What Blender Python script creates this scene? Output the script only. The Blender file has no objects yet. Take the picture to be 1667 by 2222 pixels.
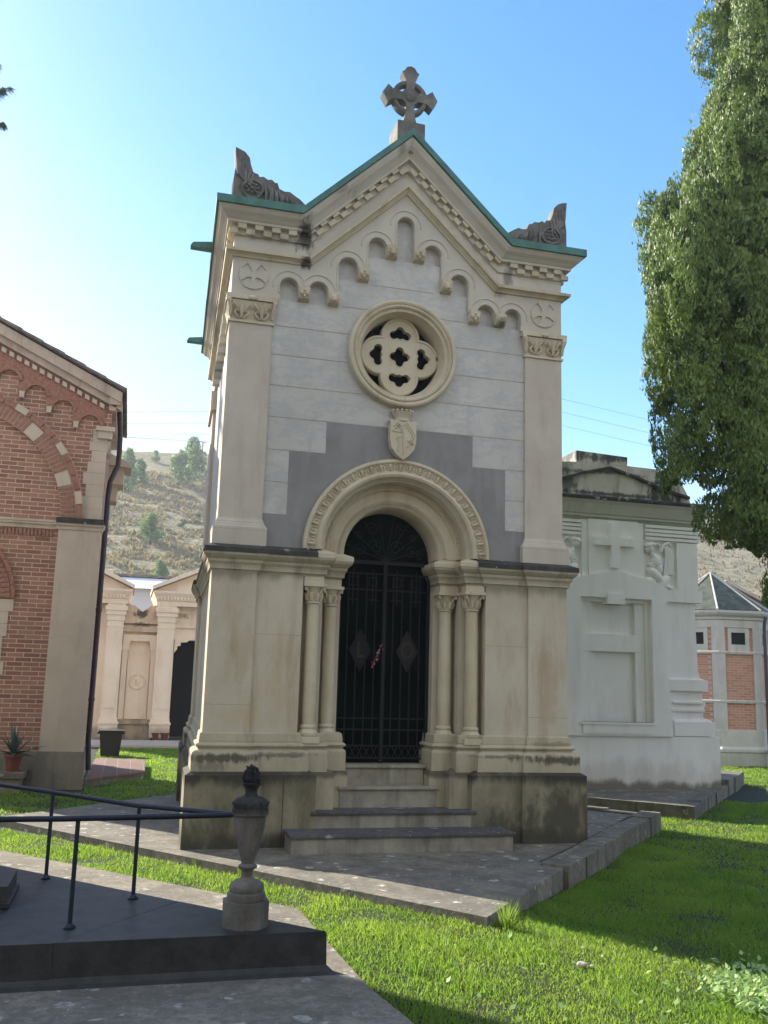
import bpy, bmesh, math, random
import numpy as np
from mathutils import Vector, noise
from mathutils.geometry import tessellate_polygon
R = math.radians
random.seed(7); rng = np.random.default_rng(7)
C = bpy.context.scene.collection
S = bpy.context.scene

# ---------------------------------------------------------------- camera, sky, sun, exposure
YAW, PITCH, ROLL = R(14.80), R(10.27), R(1.593)
fw = Vector((math.sin(YAW)*math.cos(PITCH), math.cos(YAW)*math.cos(PITCH), math.sin(PITCH)))
r0 = Vector((math.cos(YAW), -math.sin(YAW), 0)); u0 = r0.cross(fw)
rt = r0*math.cos(ROLL)+u0*math.sin(ROLL); up = u0*math.cos(ROLL)-r0*math.sin(ROLL)
cam = bpy.data.objects.new("camera", bpy.data.cameras.new("camera")); C.objects.link(cam)
from mathutils import Matrix
cam.matrix_world = Matrix(((rt.x, up.x, -fw.x, -2.7248), (rt.y, up.y, -fw.y, -9.6866), (rt.z, up.z, -fw.z, 1.6), (0, 0, 0, 1)))
cam.data.sensor_fit = 'VERTICAL'; cam.data.sensor_height = 24.0
cam.data.lens = 24.0*2050/2222; cam.data.clip_end = 3000; cam.data.clip_start = .05
S.camera = cam

SUN_AZ = Vector((-.63, .776, 0)).normalized(); ELEV = R(30)
sd = Vector((SUN_AZ.x*math.cos(ELEV), SUN_AZ.y*math.cos(ELEV), math.sin(ELEV)))
sun = bpy.data.objects.new("sun", bpy.data.lights.new("sun", 'SUN')); C.objects.link(sun)
sun.data.energy = 5.0; sun.data.angle = R(.5); sun.data.color = (1, .93, .80)
sun.rotation_euler = sd.to_track_quat('Z', 'Y').to_euler()

W = bpy.data.worlds.new("World"); S.world = W; W.use_nodes = True
wn = W.node_tree.nodes; wl = W.node_tree.links
bg = wn['Background']; bg.inputs[1].default_value = .085
sky = wn.new('ShaderNodeTexSky'); sky.sky_type = 'NISHITA'; sky.sun_disc = False
sky.sun_elevation = ELEV; sky.sun_rotation = math.atan2(SUN_AZ.x, SUN_AZ.y)
sky.air_density = 1.0; sky.dust_density = .5; sky.ozone_density = 1.5
tc = wn.new('ShaderNodeTexCoord'); mp = wn.new('ShaderNodeMapping')
mp.inputs['Scale'].default_value = (1.2, 1.2, 6.0); mp.inputs['Rotation'].default_value = (.15, .25, .3)
nz = wn.new('ShaderNodeTexNoise'); nz.inputs['Scale'].default_value = 1.6; nz.inputs['Detail'].default_value = 7
nz.inputs['Roughness'].default_value = .62
cr = wn.new('ShaderNodeValToRGB'); cr.color_ramp.elements[0].position = .50; cr.color_ramp.elements[1].position = .80
sx = wn.new('ShaderNodeSeparateXYZ')
lowm = wn.new('ShaderNodeMapRange'); lowm.inputs[1].default_value = .42; lowm.inputs[2].default_value = .02
mul = wn.new('ShaderNodeMath'); mul.operation = 'MULTIPLY'
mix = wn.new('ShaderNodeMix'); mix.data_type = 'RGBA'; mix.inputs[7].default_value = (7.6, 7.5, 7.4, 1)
wl.new(tc.outputs['Generated'], mp.inputs[0]); wl.new(mp.outputs[0], nz.inputs[0]); wl.new(nz.outputs[0], cr.inputs[0])
wl.new(tc.outputs['Generated'], sx.inputs[0]); wl.new(sx.outputs[2], lowm.inputs[0])
wl.new(cr.outputs[0], mul.inputs[0]); wl.new(lowm.outputs[0], mul.inputs[1])
# whiter haze towards the sun; unseen cloud added behind the camera to whiten facade light
def wm(op, a, b):
    t = wn.new('ShaderNodeMath'); t.operation = op; t.use_clamp = op == 'MINIMUM'
    for i, q in enumerate((a, b)):
        if isinstance(q, (int, float)): t.inputs[i].default_value = q
        else: wl.new(q, t.inputs[i])
    return t.outputs[0]
def wr(v, a, b):
    t = wn.new('ShaderNodeMapRange'); t.interpolation_type = 'SMOOTHSTEP'; t.inputs[1].default_value = a; t.inputs[2].default_value = b; wl.new(v, t.inputs[0]); return t.outputs[0]
sdot = wm('ADD', wm('MULTIPLY', sx.outputs[0], float(SUN_AZ.x)), wm('MULTIPLY', sx.outputs[1], float(SUN_AZ.y)))
hazef = wm('MULTIPLY', wm('MULTIPLY', wr(sdot, .45, .98), wr(sx.outputs[2], .62, .05)), wm('ADD', .30, wm('MULTIPLY', nz.outputs[0], .7)))
lowhz = wm('MULTIPLY', wr(sx.outputs[2], .30, .0), .45)
back_fill = wm('MULTIPLY', wr(sx.outputs[1], .05, -.45), wm('ADD', .35, wr(nz.outputs[0], .42, .60)))
fac = wm('MINIMUM', wm('MAXIMUM', wm('MAXIMUM', mul.outputs[0], back_fill), wm('ADD', hazef, lowhz)), .92)
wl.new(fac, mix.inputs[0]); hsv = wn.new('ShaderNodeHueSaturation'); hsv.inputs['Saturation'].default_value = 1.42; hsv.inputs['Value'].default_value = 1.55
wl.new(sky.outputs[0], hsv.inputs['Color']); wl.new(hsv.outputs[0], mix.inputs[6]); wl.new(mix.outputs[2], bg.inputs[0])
S.view_settings.view_transform = 'Standard'; S.view_settings.look = 'None'
S.view_settings.exposure = 1.25; S.view_settings.gamma = 1
S.render.engine = 'CYCLES'; S.cycles.max_bounces = 8; S.cycles.diffuse_bounces = 4

# ---------------------------------------------------------------- materials
def newmat(name):
    m = bpy.data.materials.new(name); m.use_nodes = True
    return m, m.node_tree.nodes, m.node_tree.links, m.node_tree.nodes['Principled BSDF']
def rgb(c): return (c[0], c[1], c[2], 1)
def noise_node(n, l, vec, scale, detail=5, stretch=None, rough=.6):
    if stretch:
        mp = n.new('ShaderNodeMapping'); mp.inputs['Scale'].default_value = stretch; l.new(vec, mp.inputs[0]); vec = mp.outputs[0]
    t = n.new('ShaderNodeTexNoise'); t.inputs['Scale'].default_value = scale; t.inputs['Detail'].default_value = detail
    t.inputs['Roughness'].default_value = rough; l.new(vec, t.inputs['Vector']); return t.outputs['Fac']
def ramp(n, l, v, a, b):
    t = n.new('ShaderNodeMapRange'); t.interpolation_type = 'SMOOTHSTEP'; t.inputs[1].default_value = a; t.inputs[2].default_value = b
    l.new(v, t.inputs[0]); return t.outputs[0]
def mth(n, l, op, a, b):
    t = n.new('ShaderNodeMath'); t.operation = op
    for i, x in enumerate((a, b)):
        if isinstance(x, (int, float)): t.inputs[i].default_value = x
        else: l.new(x, t.inputs[i])
    return t.outputs[0]
def mixc(n, l, f, a, b):
    t = n.new('ShaderNodeMix'); t.data_type = 'RGBA'
    for i, x in ((0, f), (6, a), (7, b)):
        if isinstance(x, tuple): t.inputs[i].default_value = rgb(x)
        elif isinstance(x, (int, float)): t.inputs[i].default_value = x
        else: l.new(x, t.inputs[i])
    return t.outputs[2]
def stone(name, c1, c2, sc=2.0, dirt=None, grime=(), veins=None, bump=.25, rough=.85, spots=None, fine=.12, stains=()):
    """limestone / marble; grime: (z_dirty, z_clean, colour, strength) bands of streaky dirt"""
    m, n, l, b = newmat(name)
    geo = n.new('ShaderNodeNewGeometry'); pos = geo.outputs['Position']
    col = mixc(n, l, ramp(n, l, noise_node(n, l, pos, sc, 6), .35, .65), c1, c2)
    if veins:
        v = noise_node(n, l, pos, 1.6, 8, (1.0, 1.0, 2.2), .72)
        v = mth(n, l, 'ABSOLUTE', mth(n, l, 'SUBTRACT', v, .5), 0)
        col = mixc(n, l, mth(n, l, 'MULTIPLY', ramp(n, l, v, .05, .0), .38), col, veins)
        col = mixc(n, l, mth(n, l, 'MULTIPLY', ramp(n, l, noise_node(n, l, pos, 3.5, 6, (3, 3, .7)), .48, .75), .35), col, veins)
    if dirt:
        s = noise_node(n, l, pos, 1.0, 7, (5, 5, .9), .65)
        col = mixc(n, l, mth(n, l, 'MULTIPLY', ramp(n, l, s, .47, .72), .75), col, dirt)
    sep = n.new('ShaderNodeSeparateXYZ'); l.new(pos, sep.inputs[0]); z = sep.outputs[2]
    for (za, zb, gc, st) in grime:
        s = noise_node(n, l, pos, 1.0, 7, (4, 4, 1.3), .65)
        s2 = noise_node(n, l, pos, 1.0, 5, (1.1, 1.1, 1.1), .5)
        g = mth(n, l, 'ADD', ramp(n, l, z, zb, za), mth(n, l, 'MULTIPLY', mth(n, l, 'SUBTRACT', s, .5), 1.5))
        g = mth(n, l, 'ADD', g, mth(n, l, 'MULTIPLY', mth(n, l, 'SUBTRACT', s2, .5), .9))
        lim = mth(n, l, 'MULTIPLY', ramp(n, l, g, .42, .95), st)
        lim = mth(n, l, 'MULTIPLY', lim, ramp(n, l, z, zb+.001 if za < zb else zb-.001, za*.8+zb*.2))
        col = mixc(n, l, lim, col, gc)
    for (sx0, sz0, srx, srz, scol, sst) in stains:
        dx = mth(n, l, 'DIVIDE', mth(n, l, 'SUBTRACT', sep.outputs[0], sx0), srx); dz = mth(n, l, 'DIVIDE', mth(n, l, 'SUBTRACT', z, sz0), srz)
        dd = mth(n, l, 'SQRT', mth(n, l, 'ADD', mth(n, l, 'MULTIPLY', dx, dx), mth(n, l, 'MULTIPLY', dz, dz)), 0)
        s = noise_node(n, l, pos, 1.0, 7, (9, 9, 3.5), .7)
        g = mth(n, l, 'ADD', mth(n, l, 'SUBTRACT', 1.0, dd), mth(n, l, 'MULTIPLY', mth(n, l, 'SUBTRACT', s, .5), 3.0))
        col = mixc(n, l, mth(n, l, 'MULTIPLY', ramp(n, l, g, .1, .75), mth(n, l, 'MULTIPLY', ramp(n, l, dd, 1.25, .7), sst)), col, scol)
    if spots:
        col = mixc(n, l, mth(n, l, 'MULTIPLY', ramp(n, l, noise_node(n, l, pos, 16, 8, rough=.75), .42, .60), .62), col, tuple(q*.38 for q in c1))
        col = mixc(n, l, mth(n, l, 'MULTIPLY', ramp(n, l, noise_node(n, l, pos, 38, 6, rough=.8), .56, .70), .45), col, tuple(min(.6, q*2.0) for q in c1))
        vn = n.new('ShaderNodeTexVoronoi'); vn.inputs['Scale'].default_value = 7; vn.inputs['Randomness'].default_value = 1
        wob = n.new('ShaderNodeVectorMath'); wob.operation = 'ADD'; nn = n.new('ShaderNodeTexNoise'); nn.inputs['Scale'].default_value = 14
        sc_ = n.new('ShaderNodeVectorMath'); sc_.operation = 'SCALE'; sc_.inputs['Scale'].default_value = .08
        l.new(pos, nn.inputs[0]); l.new(nn.outputs['Color'], sc_.inputs[0]); l.new(pos, wob.inputs[0]); l.new(sc_.outputs[0], wob.inputs[1])
        l.new(wob.outputs[0], vn.inputs['Vector'])
        sel = ramp(n, l, noise_node(n, l, pos, 2.3, 3), .45, .62)
        sv = n.new('ShaderNodeSeparateXYZ'); l.new(vn.outputs['Color'], sv.inputs[0]); rr_ = mth(n, l, 'MULTIPLY', mth(n, l, 'POWER', sv.outputs[0], 2.2), .40)
        sp = ramp(n, l, mth(n, l, 'SUBTRACT', rr_, vn.outputs['Distance']), -.02, .06)
        brk = ramp(n, l, noise_node(n, l, pos, 30, 5), .38, .56)
        col = mixc(n, l, mth(n, l, 'MULTIPLY', mth(n, l, 'MULTIPLY', sp, brk), .8), col, spots)
        v2 = n.new('ShaderNodeTexVoronoi'); v2.inputs['Scale'].default_value = 26; l.new(wob.outputs[0], v2.inputs['Vector']); s3 = n.new('ShaderNodeSeparateXYZ'); l.new(v2.outputs['Color'], s3.inputs[0])
        sp2 = ramp(n, l, mth(n, l, 'SUBTRACT', mth(n, l, 'MULTIPLY', mth(n, l, 'POWER', s3.outputs[1], 3.5), .38), v2.outputs['Distance']), -.01, .05)
        col = mixc(n, l, mth(n, l, 'MULTIPLY', mth(n, l, 'MULTIPLY', sp2, sel), .7), col, spots)
    fn = noise_node(n, l, pos, 60, 4)
    col = mixc(n, l, mth(n, l, 'MULTIPLY', ramp(n, l, fn, .4, .75), fine), col, (c1[0]*.45, c1[1]*.42, c1[2]*.38))
    l.new(col, b.inputs['Base Color']); b.inputs['Roughness'].default_value = rough
    bp = n.new('ShaderNodeBump'); bp.inputs['Strength'].default_value = bump; bp.inputs['Distance'].default_value = .01
    l.new(noise_node(n, l, pos, 45, 6), bp.inputs['Height']); l.new(bp.outputs[0], b.inputs['Normal'])
    return m
def plain(name, c, rough=.6, metal=0., var=.25, sc=12, bump=0.):
    m, n, l, b = newmat(name)
    geo = n.new('ShaderNodeNewGeometry')
    col = mixc(n, l, ramp(n, l, noise_node(n, l, geo.outputs['Position'], sc, 5), .35, .7), c, tuple(x*(1-var) for x in c))
    l.new(col, b.inputs['Base Color']); b.inputs['Roughness'].default_value = rough; b.inputs['Metallic'].default_value = metal
    if bump:
        bp = n.new('ShaderNodeBump'); bp.inputs['Strength'].default_value = bump; bp.inputs['Distance'].default_value = .02
        l.new(noise_node(n, l, geo.outputs['Position'], sc*2, 6), bp.inputs['Height']); l.new(bp.outputs[0], b.inputs['Normal'])
    return m
def brick(name, horiz, c1=(.40, .20, .145), c2=(.22, .10, .075), mortar=(.60, .50, .37), w=.235, h=.068, ms=.007):
    m, n, l, b = newmat(name)
    geo = n.new('ShaderNodeNewGeometry'); sep = n.new('ShaderNodeSeparateXYZ'); l.new(geo.outputs['Position'], sep.inputs[0])
    cmb = n.new('ShaderNodeCombineXYZ')
    if horiz == 'r':
        l.new(sep.outputs[0], cmb.inputs[0])
    else: l.new(sep.outputs[{'x': 0, 'y': 1}[horiz]], cmb.inputs[0])
    l.new(sep.outputs[2], cmb.inputs[1])
    br = n.new('ShaderNodeTexBrick'); br.inputs['Scale'].default_value = 1; br.inputs['Mortar Size'].default_value = ms
    br.inputs['Brick Width'].default_value = w; br.inputs['Row Height'].default_value = h; br.inputs['Bias'].default_value = -.1
    br.inputs['Mortar Smooth'].default_value = .15
    br.inputs['Color1'].default_value = rgb(c1); br.inputs['Color2'].default_value = rgb(c2); br.inputs['Mortar'].default_value = rgb(mortar)
    l.new(cmb.outputs[0], br.inputs['Vector'])
    col = mixc(n, l, mth(n, l, 'MULTIPLY', ramp(n, l, noise_node(n, l, geo.outputs['Position'], 3, 6), .4, .75), .35), br.outputs['Color'], (.30, .19, .14))
    col = mixc(n, l, mth(n, l, 'MULTIPLY', ramp(n, l, noise_node(n, l, geo.outputs['Position'], 50, 4), .45, .75), .3), col, (.12, .05, .04))
    l.new(col, b.inputs['Base Color']); b.inputs['Roughness'].default_value = .9
    bp = n.new('ShaderNodeBump'); bp.inputs['Strength'].default_value = .6; bp.inputs['Distance'].default_value = .008; bp.invert = True
    l.new(br.outputs['Fac'], bp.inputs['Height']); l.new(bp.outputs[0], b.inputs['Normal'])
    return m
def leafmat(name, c1, c2, trans=.35, sc=1.5, rough=.55, dry=None):
    m, n, l, b = newmat(name)
    geo = n.new('ShaderNodeNewGeometry')
    f = ramp(n, l, noise_node(n, l, geo.outputs['Position'], sc, 4), .35, .65)
    col = mixc(n, l, f, c1, c2)
    g = n.new('ShaderNodeNewGeometry')
    if dry: col = mixc(n, l, mth(n, l, 'MULTIPLY', ramp(n, l, noise_node(n, l, geo.outputs['Position'], 5.5, 6, rough=.75), .50, .68), .75), col, dry)
    col = mixc(n, l, mth(n, l, 'MULTIPLY', g.outputs['Random Per Island'], .45), col, tuple(min(1, x*1.9) for x in c2))
    l.new(col, b.inputs['Base Color']); b.inputs['Roughness'].default_value = rough
    tr = n.new('ShaderNodeBsdfTranslucent'); l.new(col, tr.inputs[0])
    mx = n.new('ShaderNodeMixShader'); mx.inputs[0].default_value = trans
    l.new(b.outputs[0], mx.inputs[1]); l.new(tr.outputs[0], mx.inputs[2]); l.new(mx.outputs[0], n['Material Output'].inputs[0])
    return m

BLK = (.022, .021, .018)
M = {}
M['lime'] = stone('pilaster_limestone', (.56, .50, .41), (.48, .415, .34), 1.3, (.42, .345, .27), fine=.12)
M['lime_top'] = stone('gable_limestone', (.55, .505, .42), (.48, .44, .36), 1.5, (.48, .42, .32), fine=.08, stains=((-1.16, 6.42, .13, .30, BLK, .95), (-1.14, 6.12, .10, .10, BLK, .9), (-1.5, 6.36, .5, .06, (.22, .2, .16), .5), (-.85, 7.0, .28, .12, (.22, .21, .18), .6), (1.25, 6.3, .1, .18, (.12, .11, .1), .7), (1.15, 6.08, .15, .06, (.15, .14, .11), .6), (-.12, 7.62, .07, .16, (.2, .19, .17), .7), (1.15, 5.72, .08, .1, (.15, .14, .12), .8)))
M['cream'] = stone('carved_limestone', (.58, .51, .37), (.52, .45, .31), 3, (.40, .31, .19), fine=.12, stains=((-1.16, 6.42, .13, .30, BLK, .95), (-1.14, 6.12, .10, .10, BLK, .9), (-1.5, 6.36, .5, .06, (.22, .2, .16), .5), (-.85, 7.0, .28, .12, (.22, .21, .18), .6), (1.25, 6.3, .1, .18, (.12, .11, .1), .7), (1.15, 6.08, .15, .06, (.15, .14, .11), .6), (-.12, 7.62, .07, .16, (.2, .19, .17), .7), (1.15, 5.72, .08, .1, (.15, .14, .12), .8)))
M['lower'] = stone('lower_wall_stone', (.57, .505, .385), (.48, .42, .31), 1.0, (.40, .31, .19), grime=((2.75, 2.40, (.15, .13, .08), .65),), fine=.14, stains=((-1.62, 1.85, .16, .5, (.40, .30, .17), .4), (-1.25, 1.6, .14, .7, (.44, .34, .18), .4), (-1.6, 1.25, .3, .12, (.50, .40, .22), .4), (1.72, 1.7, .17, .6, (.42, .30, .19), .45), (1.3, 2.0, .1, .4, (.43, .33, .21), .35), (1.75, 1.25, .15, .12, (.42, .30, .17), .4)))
M['marble'] = stone('white_veined_marble', (.54, .515, .46), (.46, .44, .39), 1.0, None, veins=(.32, .33, .34), bump=.08, rough=.6, fine=.05)
M['greymarble'] = stone('grey_marble', (.245, .235, .22), (.19, .183, .172), 1.6, (.28, .27, .25), bump=.08, rough=.6, fine=.08)
M['mortar'] = plain('ochre_joint', (.40, .345, .26), .9)
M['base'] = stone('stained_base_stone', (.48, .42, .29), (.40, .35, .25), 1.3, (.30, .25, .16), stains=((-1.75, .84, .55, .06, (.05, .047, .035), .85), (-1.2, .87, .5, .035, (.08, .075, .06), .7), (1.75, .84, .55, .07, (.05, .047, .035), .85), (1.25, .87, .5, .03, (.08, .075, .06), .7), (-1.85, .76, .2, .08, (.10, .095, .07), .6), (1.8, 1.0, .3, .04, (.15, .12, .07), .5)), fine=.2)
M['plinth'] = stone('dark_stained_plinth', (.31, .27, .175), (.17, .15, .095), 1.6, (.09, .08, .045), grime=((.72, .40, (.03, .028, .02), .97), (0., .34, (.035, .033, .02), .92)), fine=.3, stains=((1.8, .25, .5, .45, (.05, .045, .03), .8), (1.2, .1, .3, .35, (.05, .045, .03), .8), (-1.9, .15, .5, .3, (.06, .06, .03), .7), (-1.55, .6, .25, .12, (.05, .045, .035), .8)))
M['plinth_mid'] = stone('paler_stained_plinth', (.46, .40, .28), (.35, .30, .20), 1.4, (.22, .18, .12), grime=((.70, .55, (.06, .055, .04), .8), (0., .25, (.08, .075, .05), .8)), fine=.2)
M['lip'] = stone('lichen_blackened_ledge', (.07, .067, .055), (.035, .034, .03), 5, (.05, .05, .042), spots=(.45, .44, .40), fine=.2)
M['cornice'] = stone('weathered_cornice_stone', (.48, .42, .30), (.38, .34, .24), 2.5, (.17, .155, .10), fine=.2)
M['steps'] = stone('worn_marble_step', (.36, .325, .25), (.23, .205, .16), 3.5, (.10, .09, .07), fine=.25, rough=.7)
M['steptop'] = stone('lichen_step_top', (.13, .13, .125), (.08, .08, .08), 3, (.05, .05, .05), spots=(.42, .42, .38), fine=.3)
M['paving'] = stone('lichen_paving', (.27, .24, .19), (.15, .135, .11), 2.4, (.07, .065, .057), spots=(.60, .585, .53), fine=.35, bump=.6)
M['curb'] = stone('mossy_curb_stone', (.24, .21, .17), (.14, .13, .10), 3, (.06, .07, .03), spots=(.4, .39, .33), fine=.35, bump=.8)
M['walk'] = stone('walk_concrete', (.29, .25, .19), (.16, .14, .108), 2.4, (.11, .095, .075), spots=(.5, .48, .42), fine=.4, bump=.6)
M['slab'] = stone('dark_granite', (.045, .045, .042), (.024, .025, .025), 9, None, fine=.35, rough=.55, bump=.3)
M['urn'] = stone('blackened_urn_stone', (.22, .195, .165), (.14, .125, .105), 6, (.05, .045, .038), grime=((.86, .72, (.012, .012, .011), .95),), fine=.3, bump=.6)
M['finial'] = stone('lichen_grey_carving', (.20, .19, .165), (.11, .105, .095), 6, (.055, .053, .047), fine=.3, bump=.8)
M['copper'] = stone('green_copper', (.045, .15, .12), (.07, .20, .165), 5, (.03, .07, .06), fine=.4, rough=.6)
M['iron'] = plain('dark_wrought_iron', (.006, .007, .0065), .8, .0)
M['rail'] = plain('painted_blue_black_rail', (.022, .028, .042), .45, .3)
M['glass'] = plain('dark_door_glass', (.004, .008, .006), .3, 0, .6, 2)
M['glass'].node_tree.nodes['Principled BSDF'].inputs['Specular IOR Level'].default_value = .03
M['dark'] = plain('dark_interior', (.006, .006, .006), .9)
M['gold'] = plain('tarnished_gilt', (.05, .03, .015), .6, .4)
M['whitetomb'] = stone('white_tomb_plaster', (.92, .905, .88), (.87, .855, .83), .8, (.80, .77, .71), grime=((.0, .32, (.06, .06, .05), .95), (.1, 1.0, (.45, .36, .27), .35)), bump=.1, fine=.06)
M['attic'] = stone('mould_stained_attic', (.66, .61, .54), (.56, .51, .44), 2.2, (.20, .18, .15), stains=((6.3, 5.1, .5, .5, (.035, .037, .03), .95), (4.4, 5.1, .25, .35, (.05, .05, .045), .8), (5.2, 5.62, 1.3, .12, (.05, .05, .045), .9), (5.0, 5.35, 1.6, .06, (.07, .07, .06), .8), (5.2, 4.95, 2., .06, (.04, .04, .035), .9)), grime=((5.75, 5.45, (.06, .06, .055), .8), (4.80, 5.0, (.05, .052, .045), .9)), fine=.2)
M['peach'] = stone('peach_tomb_stone', (.88, .74, .58), (.82, .68, .52), 1.5, (.72, .56, .40), grime=((.1, .5, (.25, .2, .14), .6),), fine=.08)
M['peachdark'] = stone('peach_stone_mould', (.74, .58, .43), (.62, .48, .35), 3, (.35, .27, .2), stains=((-2.4, 3.3, .3, .2, (.06, .05, .04), .95), (-2.4, 3.0, .35, .1, (.10, .08, .06), .8)), fine=.15)
M['brickx'] = brick('brick_front', 'x', ms=.006); M['bricky'] = brick('brick_side', 'y')
M['brickplain'] = plain('moulded_brick', (.37, .18, .13), .9, 0, .35, 20, .3)
M['bstone'] = stone('brick_chapel_stone', (.57, .485, .395), (.51, .43, .35), 2, (.42, .34, .27), fine=.1)
M['bcornice'] = stone('pinkish_raking_cornice', (.58, .47, .38), (.48, .38, .31), 3, (.30, .22, .17), fine=.2)
M['bbase'] = stone('brick_chapel_base', (.30, .27, .22), (.22, .20, .165), 2.5, (.14, .13, .10), fine=.3)
M['rooftile'] = stone('old_roof_tile', (.27, .22, .185), (.16, .13, .115), 6, (.06, .06, .055), fine=.4, bump=1)
M['pipe'] = plain('brown_downpipe', (.075, .055, .065), .5, .3)
M['towerbrick'] = brick('tower_brick', 'x', (.50, .23, .15), (.40, .18, .12), (.50, .36, .28), w=.2, h=.06, ms=.006)
M['towerstone'] = stone('tower_stone', (.60, .57, .50), (.52, .50, .44), 2, (.42, .39, .33), grime=((.0, .5, (.3, .3, .2), .5),), fine=.12)
M['slate'] = stone('mossy_stone_roof', (.10, .115, .09), (.05, .06, .045), 5, (.16, .17, .13), fine=.5, bump=1)
M['slatelit'] = M['slate']
M['whitewall'] = plain('pale_blue_grey_render', (.66, .67, .70), .8, 0, .06, .6)
M['buff'] = plain('buff_render', (.50, .42, .33), .9, 0, .12, 1)
M['bin'] = plain('dark_plastic_bin', (.022, .023, .022), .5)
M['terracotta'] = plain('terracotta', (.19, .06, .035), .85, 0, .35, 20, .2)
M['agave'] = plain('agave_leaf', (.07, .11, .09), .5, 0, .4, 8)
M['wood'] = plain('grey_wood_pole', (.45, .40, .34), .9)
M['wire'] = plain('cable', (.10, .11, .13), .5)
M['bark'] = plain('bark', (.10, .07, .05), .95, 0, .5, 18, 1)
M['soil'] = plain('lawn_soil', (.014, .022, .006), .95, 0, .45, 5, .5)
M['gravel'] = plain('pale_gravel_path', (.48, .41, .35), .95, 0, .15, 8)
M['grass'] = leafmat('grass_blade', (.13, .265, .022), (.245, .35, .05), .72, 1.1, dry=(.20, .215, .06))
M['cypress'] = leafmat('cypress_foliage', (.045, .095, .018), (.18, .25, .055), .30, 2.6)
M['pine'] = leafmat('pine_foliage', (.030, .070, .030), (.060, .105, .035), .30, .4)
M['farpine'] = leafmat('hill_pine_foliage', (.14, .22, .09), (.25, .32, .13), .4, .4)
M['scrub'] = leafmat('dry_scrub', (.21, .175, .095), (.32, .26, .14), .35, .06)
M['weed'] = leafmat('broad_leaf_weed', (.17, .30, .05), (.36, .48, .18), .35, 8, .35)

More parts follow.
